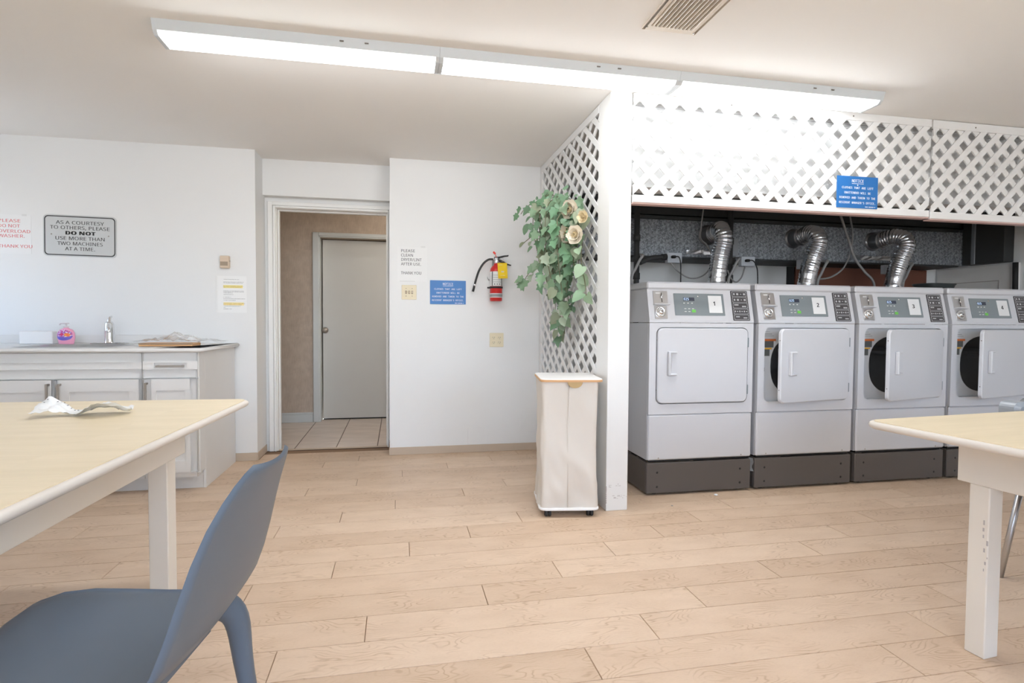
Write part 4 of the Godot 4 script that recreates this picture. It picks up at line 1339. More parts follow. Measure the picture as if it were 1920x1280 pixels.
func make_tables() -> void:
	# the table by the sink; its corner toward the doorway, running left and toward the camera
	var yaw := deg_to_rad(-2.4)
	var wl := 1.3
	var ll := 1.9
	# origin is the far left corner; the far right corner stands at (-0.632, -2.62)
	var far_right := Vector3(-0.630, 0, -2.622)
	var bas := Basis(Vector3.UP, yaw)
	var t := table("work table with a pale wood top, a crumpled paper on it, by the sink cabinets", far_right - bas * Vector3(wl, 0, 0), yaw, wl, ll)
	var ix := 0.175
	obj("apron", boxes([[wl - ix - 0.022, wl - ix, 0.56, 0.712, 0.215, ll - 0.215]], 0.002), M["table paint"], t)
	obj("apron", boxes([[ix, ix + 0.022, 0.56, 0.712, 0.215, ll - 0.215]], 0.002), M["table paint"], t)
	obj("apron", boxes([[ix + 0.022, wl - ix - 0.022, 0.56, 0.712, 0.215, 0.237]], 0.002), M["table paint"], t)
	obj("apron", boxes([[ix + 0.022, wl - ix - 0.022, 0.56, 0.712, ll - 0.237, ll - 0.215]], 0.002), M["table paint"], t)
	for x in [wl - ix - 0.07, ix + 0.004]:
		for z in [0.295, ll - 0.36]:
			obj("leg", box(0.066, 0.56, 0.072, 0.003), M["table paint"], t, Vector3(x + 0.033, 0.28, z + 0.036))
	# the table by the dryers
	var yaw2 := deg_to_rad(5.6)
	var corner := Vector3(1.632, 0, -1.722)
	var t2 := table("work table with a pale wood top and a scuffed leg, in front of the dryers", corner, yaw2, 1.5, 1.9)
	var jx := 0.19
	obj("apron", boxes([[jx, jx + 0.022, 0.56, 0.712, 0.185, 1.70]], 0.002), M["table paint"], t2)
	obj("apron", boxes([[1.5 - jx - 0.022, 1.5 - jx, 0.56, 0.712, 0.185, 1.70]], 0.002), M["table paint"], t2)
	obj("apron", boxes([[jx + 0.022, 1.5 - jx - 0.022, 0.56, 0.712, 0.185, 0.207]], 0.002), M["table paint"], t2)
	obj("apron", boxes([[jx + 0.022, 1.5 - jx - 0.022, 0.56, 0.712, 1.678, 1.70]], 0.002), M["table paint"], t2)
	var k := 0
	for x in [jx + 0.003, 1.5 - jx - 0.065]:
		for z in [0.222, 1.60]:
			var lg := obj("leg", box(0.062, 0.56, 0.062, 0.003), M["table paint"], t2, Vector3(x + 0.031, 0.28, z + 0.031))
			if k == 0:
				var st := begin()
				rng.seed = 9
				for i in 8:
					add_box(st, Vector3(-0.0312, 0.16 - i * 0.021 + rng.randf_range(-0.004, 0.004), 0.022 + rng.randf_range(-0.006, 0.008)), Vector3(0.0006, rng.randf_range(0.005, 0.016), rng.randf_range(0.002, 0.006)))
				obj("scuff_marks", done(st), M["scuff"], lg).set_meta("kind", "stuff")
			k += 1
	# crumpled paper
	var pp := thing("crumpled_paper", "crumpled white paper with a torn printed edge on the table by the sink", "paper", Vector3(-1.085, 0.7405, -2.255), 0.25)
	var st2 := begin(true)
	var nz := noise(9.0, 2, 81)
	var g := []
	for i in 30:
		var row := []
		for j in 14:
			var u := -1.0 + i / 14.5
			var v := -1.0 + j / 6.5
			var x := u * 0.145
			var z := v * (0.052 + 0.018 * sin(u * 4.0)) + 0.02 * sin(u * 3.0)
			var hgt := 0.003 + 0.034 * pow(absf(sin(u * 2.9 + 0.4)), 1.5) * (0.7 + 0.5 * v * signf(u)) + 0.022 * absf(nz.get_noise_2d(x * 1.5, z * 2.5)) + 0.012 * absf(u) * absf(v)
			row.append(Vector3(x, maxf(0.001, hgt), z))
		g.append(row)
	add_grid(st2, g)
	obj("sheet", done(st2), M["paper"], pp)
	var pr := begin()
	for i in 12:
		if i == 4:
			continue
		var u := -0.95 + i * 0.075
		var gi := int((u + 1.0) * 14.5)
		var q: Vector3 = g[gi][1]
		add_box(pr, q + Vector3(0, 0.0012, 0.002), Vector3(0.004, 0.0012, 0.004))
	obj("print", done(pr), M["ink"], pp).set_meta("kind", "stuff")


# ------------------------------------------------------------------ chairs

func make_chairs() -> void:
	var c := thing("shell_chair", "slate blue moulded plastic chair pushed toward the table by the sink", "chair", Vector3(-0.58, 0, -1.215), deg_to_rad(-7.5))
	# centre line from the front lip to the top of the back: x, y, half width
	var prof := [[-0.235, 0.418, 0.10], [-0.228, 0.437, 0.135], [-0.208, 0.452, 0.165], [-0.175, 0.459, 0.186], [-0.12, 0.458, 0.203], [-0.05, 0.450, 0.214], [0.03, 0.443, 0.220], [0.11, 0.441, 0.221], [0.175, 0.448, 0.221], [0.215, 0.468, 0.220], [0.241, 0.505, 0.217], [0.260, 0.555, 0.213], [0.278, 0.615, 0.205], [0.295, 0.675, 0.192], [0.312, 0.725, 0.174], [0.328, 0.762, 0.153], [0.340, 0.786, 0.132], [0.349, 0.802, 0.110], [0.354, 0.811, 0.085]]
	var top := []
	var bot := []
	var n := 16
	for i in prof.size():
		var p: Array = prof[i]
		var pa: Array = prof[maxi(i - 1, 0)]
		var pb: Array = prof[mini(i + 1, prof.size() - 1)]
		var tg := Vector2(pb[0] - pa[0], pb[1] - pa[1]).normalized()
		var nr := Vector2(-tg.y, tg.x)
		var back := smoothstep(0.12, 0.24, p[0])
		var rt := []
		var rb := []
		for j in n + 1:
			var v := -1.0 + 2.0 * j / n
			# a shallow dish: the rims of the seat rise, the sides of the back come forward
			var lift := (0.020 if back < 0.5 else 0.014) * v * v - (0.012 * pow(absf(v), 6.0) if back < 0.5 else 0.0)
			var base := Vector3(p[0] + nr.x * lift, p[1] + nr.y * lift, v * p[2])
			rt.append(base + Vector3(nr.x, nr.y, 0) * 0.003)
			rb.append(base - Vector3(nr.x, nr.y, 0) * 0.003)
		top.append(rt)
		bot.append(rb)
	var st := begin(true)
	add_grid(st, top)
	add_grid(st, bot)
	# rim that closes the shell
	var loop_t := []
	var loop_b := []
	for j in n + 1:
		loop_t.append(top[0][j]); loop_b.append(bot[0][j])
	for i in range(1, prof.size()):
		loop_t.append(top[i][n]); loop_b.append(bot[i][n])
	for j in range(n - 1, -1, -1):
		loop_t.append(top[prof.size() - 1][j]); loop_b.append(bot[prof.size() - 1][j])
	for i in range(prof.size() - 2, -1, -1):
		loop_t.append(top[i][0]); loop_b.append(bot[i][0])
	add_grid(st, [loop_t, loop_b])
	obj("shell", done(st), M["chair shell"], c)
	# base under the seat and the four splayed legs
	obj("under_frame", boxes([[-0.13, 0.17, 0.395, 0.432, -0.13, 0.13]], 0.012), M["chair shell"], c)
	for s in [-1.0, 1.0]:
		var rear := smooth_path([Vector3(0.165, 0.440, s * 0.175), Vector3(0.195, 0.395, s * 0.19), Vector3(0.210, 0.26, s * 0.20), Vector3(0.250, 0.0, s * 0.215)], 5)
		var rr := []
		for i in rear.size():
			rr.append(lerpf(0.034, 0.013, float(i) / (rear.size() - 1)))
		obj("leg", tube(rear, rr, 12), M["chair shell"], c)
		var fr := smooth_path([Vector3(-0.10, 0.415, s * 0.13), Vector3(-0.15, 0.375, s * 0.165), Vector3(-0.19, 0.25, s * 0.19), Vector3(-0.235, 0.0, s * 0.21)], 5)
		obj("leg", tube(fr, rr, 12), M["chair shell"], c)
	var sp := begin()
	for q in [Vector3(0.05, 0.4505, -0.13), Vector3(0.10, 0.4508, -0.16)]:
		add_box(sp, q, Vector3(0.004, 0.001, 0.003))
	obj("lint_specks", done(sp), M["paper"], c)
	# padded grey chair beyond the other table, only its back shows
	var gch := thing("padded_chair", "grey vinyl padded chair behind the table by the dryers", "chair", Vector3(2.765, 0, -1.765), 0.06)
	obj("seat", prism(round_rect(0.44, 0.42, 0.05, 5), 0.42, 0.47, 0.012), M["vinyl dark"], gch, Vector3.ZERO, Vector3(-PI / 2, 0, 0))
	obj("backrest", plate(0.36, 0.20, 0.045, 0.04, 0.012), M["vinyl dark"], gch, Vector3(0.05, 0.665, -0.205))
	obj("bolster", plate(0.095, 0.185, 0.075, 0.03, 0.016), M["vinyl grey"], gch, Vector3(-0.172, 0.662, -0.220))
	obj("bolster", plate(0.095, 0.185, 0.075, 0.03, 0.016), M["vinyl grey"], gch, Vector3(0.272, 0.662, -0.220))
	obj("piping", tube([Vector3(-0.122, 0.575, -0.152), Vector3(-0.122, 0.74, -0.152), Vector3(-0.11, 0.764, -0.158), Vector3(0.05, 0.768, -0.158), Vector3(0.21, 0.764, -0.158), Vector3(0.222, 0.74, -0.152), Vector3(0.222, 0.575, -0.152)], 0.006, 8), M["dark rubber"], gch)
	for sx in [-0.18, 0.18]:
		for sz in [-0.17, 0.17]:
			obj("leg", tube([Vector3(sx * 0.75, 0.43, sz), Vector3(sx * 1.25, 0.0, sz * 1.1)], 0.012, 10), M["steel"], gch)
		obj("back_post", tube([Vector3(sx, 0.43, -0.19), Vector3(sx, 0.62, -0.205)], 0.011, 10), M["steel"], gch)


# ------------------------------------------------------------------ hamper

func make_hamper() -> void:
	var h := thing("laundry_hamper", "white cloth laundry hamper on casters with a wood edged lid, beside the post", "hamper", Vector3(0.958, 0, -3.160), deg_to_rad(-8.5))
	var w := 0.325
	var d := 0.36
	# casters
	for sx in [-1, 1]:
		for sz in [-1, 1]:
			var cs := begin(true)
			for o in [-0.010, 0.010]:
				add_lathe(cs, [Vector2(0, -0.008), Vector2(0.019, -0.008), Vector2(0.0215, -0.004), Vector2(0.0215, 0.004), Vector2(0.019, 0.008), Vector2(0, 0.008)], 16, Vector3(o, 0.0215, 0), Basis(Vector3.BACK, PI / 2))
			add_box(cs, Vector3(0, 0.033, -0.003), Vector3(0.02, 0.012, 0.022), 0.004)
			obj("caster", done(cs), M["dark rubber"], h, Vector3(sx * (w / 2 - 0.045), 0, sz * (d / 2 - 0.03)))
	obj("base_tray", prism(round_rect(w + 0.012, d + 0.012, 0.045, 6), 0.040, 0.052, 0.004), M["lid white"], h, Vector3.ZERO, Vector3(-PI / 2, 0, 0))
	# cloth bag: four sides pulled over the frame, with soft folds
	var nz := noise(1.6, 3, 91)
	var nf := noise(3.2, 2, 92)
	var st := begin(true)
	var g := []
	var rows := 44
	for i in rows + 1:
		var v := float(i) / rows
		var y := 0.050 + v * 0.700
		var row := []
		var loop := round_rect(w, d, 0.028, 4)
		var dense := []
		for k in loop.size():
			var a := loop[k]
			var b := loop[(k + 1) % loop.size()]
			var parts := 14 if a.distance_to(b) > 0.1 else 1
			for q in parts:
				dense.append(a.lerp(b, float(q) / parts))
		for k in dense.size():
			var p: Vector2 = dense[k]
			# the sides draw in a little between base and lid
			var pull := sin(v * PI) * 0.010
			var side := p.normalized()
			var edge := minf(w / 2 - absf(p.x), 0.0) + minf(d / 2 - absf(p.y), 0.0)
			var inner := clampf(minf(1.0 - absf(p.x) / (w / 2) * 0.0, 1.0), 0, 1)
			var flat := 1.0 if absf(absf(p.y) - d / 2) < 0.001 or absf(absf(p.x) - w / 2) < 0.001 else 0.15
			var diag := nf.get_noise_3d(p.x * 2.0 + y * 1.0, p.y * 2.0, y * 0.8 - p.x * 0.6)
			var fold := (nz.get_noise_3d(p.x * 2.6, p.y * 2.6, y * 0.7) * 0.014 + diag * 0.022 * (1.0 - v * 0.75)) * flat
			var q := p - side * (pull + fold + 0.004)
			row.append(Vector3(q.x, y, q.y))
		row.append(row[0])
		g.append(row)
	add_grid(st, g)
	obj("bag", done(st), M["hamper cloth"], h)
	obj("seam", tube([Vector3(-0.01, 0.055, d / 2 - 0.002), Vector3(-0.012, 0.40, d / 2 - 0.011), Vector3(-0.008, 0.735, d / 2 - 0.004)], 0.0025, 6), M["hamper cloth"], h)
	for sx in [-1, 1]:
		for sz in [-1, 1]:
			obj("corner_post", tube([Vector3(sx * (w / 2 - 0.025), 0.05, sz * (d / 2 - 0.025)), Vector3(sx * (w / 2 - 0.025), 0.745, sz * (d / 2 - 0.025))], 0.006, 8), M["lid white"], h)
	# lid: white face with a birch edge, a round tab in front
	obj("lid_edge", prism(round_rect(0.347, 0.405, 0.04, 6), 0.752, 0.7635, 0.001), M["birch"], h, Vector3(0.006, 0, -0.006), Vector3(-PI / 2, 0, 0))
	obj("lid", prism(round_rect(0.342, 0.40, 0.038, 6), 0.7636, 0.768, 0.002), M["lid white"], h, Vector3(0.006, 0, -0.006), Vector3(-PI / 2, 0, 0))
	var tabp := PackedVector2Array()
	for k in 15:
		var a := PI + PI * k / 14.0
		tabp.append(Vector2(cos(a) * 0.042, sin(a) * 0.034))
	obj("tab", prism(tabp, -0.002, 0.002), M["birch tab"], h, Vector3(0.022, 0.7525, 0.1915))


# ------------------------------------------------------------------ vine

func leaf_mesh(kind: int) -> ArrayMesh:
	var out: PackedVector2Array
	if kind == 0:   # five lobes
		out = PackedVector2Array([Vector2(0, 0), Vector2(0.22, -0.08), Vector2(0.46, 0.04), Vector2(0.36, 0.24), Vector2(0.50, 0.46), Vector2(0.26, 0.56), Vector2(0.14, 0.80), Vector2(0, 1.0), Vector2(-0.14, 0.80), Vector2(-0.26, 0.56), Vector2(-0.50, 0.46), Vector2(-0.36, 0.24), Vector2(-0.46, 0.04), Vector2(-0.22, -0.08)])
	elif kind == 1:   # heart
		out = PackedVector2Array([Vector2(0, 0.04), Vector2(0.2, -0.06), Vector2(0.40, 0.06), Vector2(0.46, 0.30), Vector2(0.36, 0.58), Vector2(0.18, 0.82), Vector2(0, 1.0), Vector2(-0.18, 0.82), Vector2(-0.36, 0.58), Vector2(-0.46, 0.30), Vector2(-0.40, 0.06), Vector2(-0.2, -0.06)])
	else:   # oval
		out = PackedVector2Array([Vector2(0, 0), Vector2(0.18, 0.10), Vector2(0.30, 0.34), Vector2(0.27, 0.62), Vector2(0.14, 0.86), Vector2(0, 1.0), Vector2(-0.14, 0.86), Vector2(-0.27, 0.62), Vector2(-0.30, 0.34), Vector2(-0.18, 0.10)])
	var st := begin(true)
	var n := out.size()
	var lift := func(p: Vector2): return Vector3(p.x, p.y, 0.30 * absf(p.x) - 0.22 * (p.y - 0.3) * (p.y - 0.3))
	var c: Vector3 = lift.call(Vector2(0, 0.38)) + Vector3(0, 0, -0.03)
	for i in n:
		tri(st, c, lift.call(out[i]), lift.call(out[(i + 1) % n]), Vector3(0, 0, 1))
	return done(st)


func make_vine() -> void:
	var v := thing("hanging_vine", "artificial ivy with cream flowers hanging on the lattice screen", "vine", Vector3(1.14, 1.0, -3.62))
	rng.seed = 44
	var meshes := [leaf_mesh(0), leaf_mesh(1), leaf_mesh(2)]
	# strands: start high on the screen, arch out and hang
	var strands := []
	for s in 22:
		var z0 := rng.randf_range(-0.30, 0.30)
		var y0 := rng.randf_range(0.62, 0.92)
		var outx := rng.randf_range(-0.23, -0.05)
		var drop := rng.randf_range(0.25, 0.55)
		if s >= 17:
			z0 = rng.randf_range(-0.10, 0.06); y0 = 0.55; outx = rng.randf_range(-0.10, -0.03); drop = rng.randf_range(0.42, 0.58)
		var z1 := z0 + rng.randf_range(-0.12, 0.12)
		strands.append(smooth_path([Vector3(-0.01, y0 - 0.03, z0), Vector3(outx * 0.6, y0 + 0.02, lerpf(z0, z1, 0.3)), Vector3(outx, y0 - 0.05, lerpf(z0, z1, 0.6)), Vector3(outx, y0 - drop * 0.55, z1), Vector3(outx * 0.8, y0 - drop, z1)], 6))
	# two sprigs that reach out past the screen and one low at the post side
	strands.append(smooth_path([Vector3(-0.02, 0.86, -0.28), Vector3(-0.12, 0.92, -0.40), Vector3(-0.20, 0.93, -0.47), Vector3(-0.25, 0.87, -0.50)], 6))
	strands.append(smooth_path([Vector3(-0.05, 0.70, -0.2), Vector3(-0.17, 0.70, -0.36), Vector3(-0.23, 0.66, -0.44)], 6))
	strands.append(smooth_path([Vector3(-0.05, 0.50, -0.2), Vector3(-0.17, 0.47, -0.32), Vector3(-0.23, 0.40, -0.40), Vector3(-0.24, 0.33, -0.40)], 6))
	strands.append(smooth_path([Vector3(-0.02, 0.62, 0.25), Vector3(-0.05, 0.45, 0.32), Vector3(-0.04, 0.32, 0.36), Vector3(-0.03, 0.24, 0.36)], 6))
	var st := begin(true)
	for p in strands:
		add_tube(st, p, 0.0026, 5)
	obj("stems", done(st), M["stem"], v)
	for s in strands.size():
		var p: Array = strands[s]
		var count := 12 if s < 22 else 7
		for i in count:
			var f := (i + 0.6) / count
			var q: Vector3 = p[mini(int(f * p.size()), p.size() - 1)]
			q += Vector3(rng.randf_range(-0.035, 0.01), rng.randf_range(-0.03, 0.03), rng.randf_range(-0.045, 0.045))
			q.x = minf(q.x, -0.012)
			var size := rng.randf_range(0.052, 0.092)
			var kind := 1 if s % 4 == 1 else (2 if s % 5 == 3 else 0)
			var o := obj("leaf", meshes[kind], M["leaf %d" % ((s + i * (1 if rng.randf() < 0.3 else 0)) % 6)], v, q)
			# leaves face the room and the camera side, tips hanging
			var facing := Vector3(-0.8 + rng.randf_range(-0.3, 0.3), rng.randf_range(0.0, 0.7), 0.65 + rng.randf_range(-0.5, 0.5)).normalized()
			var tip := Vector3(rng.randf_range(-0.5, 0.2), -0.8 + rng.randf_range(-0.3, 0.5), rng.randf_range(-0.7, 0.7))
			var yv := (tip - facing * tip.dot(facing)).normalized()
			var xv := yv.cross(facing)
			o.basis = Basis(xv, yv, facing).scaled_local(Vector3.ONE * size)
	# small leaves filling in between, too many and too small to tell apart
	var fill := SurfaceTool.new()
	fill.begin(Mesh.PRIMITIVE_TRIANGLES)
	for i in 230:
		var f := rng.randf()
		var q := Vector3(-0.02 - 0.15 * rng.randf() * (0.4 + f), lerpf(0.16, 0.90, f), rng.randf_range(-0.30, 0.27) * (0.30 + 0.75 * minf(1.0, f * 1.5)))
		var facing := Vector3(-0.8 + rng.randf_range(-0.4, 0.4), rng.randf_range(-0.1, 0.7), 0.65 + rng.randf_range(-0.6, 0.6)).normalized()
		var tip := Vector3(rng.randf_range(-0.5, 0.3), rng.randf_range(-1.0, 0.3), rng.randf_range(-0.8, 0.8))
		var yv := (tip - facing * tip.dot(facing)).normalized()
		fill.append_from(meshes[i % 3], 0, Transform3D(Basis(yv.cross(facing), yv, facing).scaled_local(Vector3.ONE * rng.randf_range(0.030, 0.052)), q))
	obj("small_leaves", fill.commit(), M["leaf 2"], v).set_meta("kind", "stuff")
	# three flowers
	var spots := [[Vector3(-0.075, 0.775, 0.20), 0.058], [Vector3(-0.055, 0.70, 0.38), 0.036], [Vector3(-0.085, 0.630, 0.18), 0.056], [Vector3(-0.07, 0.605, 0.30), 0.055]]
	for k in 4:
		var fl := hold("flower", v, spots[k][0])
		var r: float = spots[k][1]
		for ring in 3:
			var np: int = [6, 5, 4][ring]
			for i in np:
				var pst := begin(true)
				var g := []
				for a in 5:
					var row := []
					for b in 5:
						var u := -1.0 + a / 2.0
						var w := b / 4.0
						var ww := sin(minf(w * 1.25, 1.0) * PI / 2) * 0.62 * (1.0 if w < 0.9 else 0.75)
						row.append(Vector3(u * ww * r, w * r, r * (0.55 * w * w * (1.0 + 0.6 * ring) + 0.18 * u * u) + 0.05 * r * sin(u * 5.0 + i)))
					g.append(row)
				add_grid(pst, g)
				var key := "petal%d_%d_%d" % [k, ring, i]
				var pe := obj("petal", done(pst), M["petal yellow"] if (ring == 2 or k == 1) else M["petal cream"], fl)
				var face := Basis(Vector3(0, 1, 0), deg_to_rad(-50))
				pe.basis = face * Basis(Vector3.BACK, TAU * i / np + ring * 0.5) * Basis(Vector3.RIGHT, 0.25 * ring)
				pe.scale = Vector3.ONE * [1.0, 0.8, 0.55][ring]


# ------------------------------------------------------------------ fire extinguisher

func make_extinguisher() -> void:
	var e := thing("fire_extinguisher", "red fire extinguisher with a yellow tag hung on the white wall", "extinguisher", Vector3(0.785, 1.245, ZW + 0.075))
	var R := 0.050
	obj("cylinder", lathe([Vector2(0, 0), Vector2(R - 0.006, 0), Vector2(R, 0.005), Vector2(R, 0.245), Vector2(R * 0.93, 0.262), Vector2(R * 0.7, 0.280), Vector2(0.020, 0.290), Vector2(0.018, 0.305)], 32), M["extinguisher red"], e)
	var lb := obj("label", lathe([Vector2(R + 0.0004, 0.120), Vector2(R + 0.0008, 0.121), Vector2(R + 0.0008, 0.236), Vector2(R + 0.0004, 0.237)], 32), M["label white"], e)
	var pr := begin()
	for k in 5:
		for s in 7:
			var a := PI / 2 + (s - 3) * 0.2
			if k == 0 and s % 2 == 0:
				continue
			var b := Basis(Vector3.UP, PI / 2 - a)
			add_box(pr, Vector3(cos(a) * (R + 0.0012), 0.135 + k * 0.018, sin(a) * (R + 0.0012)), Vector3(0.006, 0.009 if k == 0 else 0.003, 0.0012))
	obj("label_print", done(pr), M["ink"], lb).set_meta("kind", "stuff")
	obj("label_edge", boxes([[-R * 0.80, -R * 0.70, 0.121, 0.236, R * 0.62, R * 0.75], [R * 0.70, R * 0.80, 0.121, 0.236, R * 0.62, R * 0.75]]), M["ink"], lb)
	var l2 := obj("lower_label", lathe([Vector2(R + 0.0004, 0.028), Vector2(R + 0.0008, 0.029), Vector2(R + 0.0008, 0.061), Vector2(R + 0.0004, 0.062)], 32), M["label white"], e)
	obj("lower_print", lathe([Vector2(R + 0.0010, 0.034), Vector2(R + 0.0013, 0.036), Vector2(R + 0.0013, 0.054), Vector2(R + 0.0010, 0.056)], 32), M["label grey"], l2)
	# strap of the wall bracket
	obj("strap", lathe([Vector2(R + 0.001, 0.102), Vector2(R + 0.004, 0.103), Vector2(R + 0.004, 0.117), Vector2(R + 0.001, 0.118)], 32), M["dark rubber"], e)
	obj("strap_buckle", box(0.030, 0.013, 0.012, 0.003), M["dark rubber"], e, Vector3(-R - 0.010, 0.107, 0.012))
	obj("bracket", boxes([[-0.022, 0.022, 0.03, 0.34, -0.0745, -0.069], [-0.03, 0.03, 0.10, 0.12, -0.069, -R + 0.002], [-0.012, 0.012, 0.29, 0.305, -0.069, -0.012]], 0.001), M["label grey"], e)
	obj("bracket_clip", tube([Vector3(-R - 0.004, 0.17, -0.02), Vector3(-R - 0.020, 0.185, -0.005), Vector3(-R - 0.022, 0.195, 0.0)], 0.003, 8), M["steel"], e)
	# valve, levers, gauge, pin
	obj("valve", boxes([[-0.013, 0.013, 0.300, 0.352, -0.014, 0.014]], 0.004), M["steel"], e)
	obj("lever", tube([Vector3(-0.016, 0.350, 0.0), Vector3(0.02, 0.352, 0.0), Vector3(0.065, 0.365, 0.0), Vector3(0.096, 0.369, 0.0), Vector3(0.100, 0.374, 0.0)], [0.009, 0.009, 0.007, 0.006, 0.004], 8), M["hose black"], e)
	obj("grip", tube([Vector3(0.0, 0.335, 0.0), Vector3(0.035, 0.325, 0.0), Vector3(0.09, 0.300, 0.0), Vector3(0.122, 0.292, 0.0)], [0.012, 0.011, 0.007, 0.005], 8), M["hose black"], e)
	var gg := begin(true)
	add_lathe(gg, [Vector2(0, 0), Vector2(0.015, 0), Vector2(0.015, 0.009), Vector2(0.012, 0.010), Vector2(0, 0.010)], 20, Vector3.ZERO, Basis(Vector3.RIGHT, PI / 2))
	obj("gauge", done(gg), M["steel"], e, Vector3(0.004, 0.318, 0.014))
	obj("pin_ring", tube(smooth_path([Vector3(-0.002, 0.355, 0.012), Vector3(-0.010, 0.375, 0.014), Vector3(-0.022, 0.392, 0.014)], 4), 0.0025, 6), M["pin red"], e)
	obj("pin_flag", plate(0.026, 0.016, 0.004, 0.006, 0.001), M["pin red"], e, Vector3(-0.018, 0.388, 0.012), Vector3(0, 0, -0.75))
	obj("pin_wire", tube(smooth_path([Vector3(0.03, 0.352, 0.009), Vector3(0.055, 0.345, 0.010), Vector3(0.058, 0.325, 0.010), Vector3(0.04, 0.318, 0.010)], 4), 0.001, 5), M["steel"], e)
	obj("hose_fitting", tube([Vector3(-0.012, 0.337, 0.004), Vector3(-0.032, 0.337, 0.006)], 0.008, 10), M["chrome"], e)
	obj("hose", tube(smooth_path([Vector3(-0.028, 0.337, 0.006), Vector3(-0.065, 0.333, 0.008), Vector3(-0.105, 0.302, 0.008), Vector3(-0.140, 0.245, 0.004), Vector3(-0.160, 0.185, -0.006), Vector3(-0.172, 0.135, -0.016)], 6), 0.0085, 12), M["hose black"], e)
	obj("hose_ferrule", tube([Vector3(-0.1715, 0.138, -0.0155), Vector3(-0.175, 0.122, -0.018)], 0.0095, 10), M["chrome"], e)
	obj("nozzle", tube([Vector3(-0.175, 0.123, -0.018), Vector3(-0.186, 0.076, -0.024)], [0.0088, 0.0105], 12), M["dark rubber"], e)
	# inspection tag
	var tg := obj("inspection_tag", box(0.079, 0.125, 0.001), M["tag yellow"], e, Vector3(0.043, 0.243, 0.054), Vector3(-0.04, 0.1, 0.045))
	obj("tag_print", boxes([[-0.03, 0.0, 0.045, 0.048, 0.0005, 0.0009], [-0.012, 0.012, -0.014, -0.002, 0.0005, 0.0009], [-0.022, 0.02, -0.04, -0.038, 0.0005, 0.0009]]), M["petal yellow"], tg)


# ------------------------------------------------------------------ signs and plates on the walls

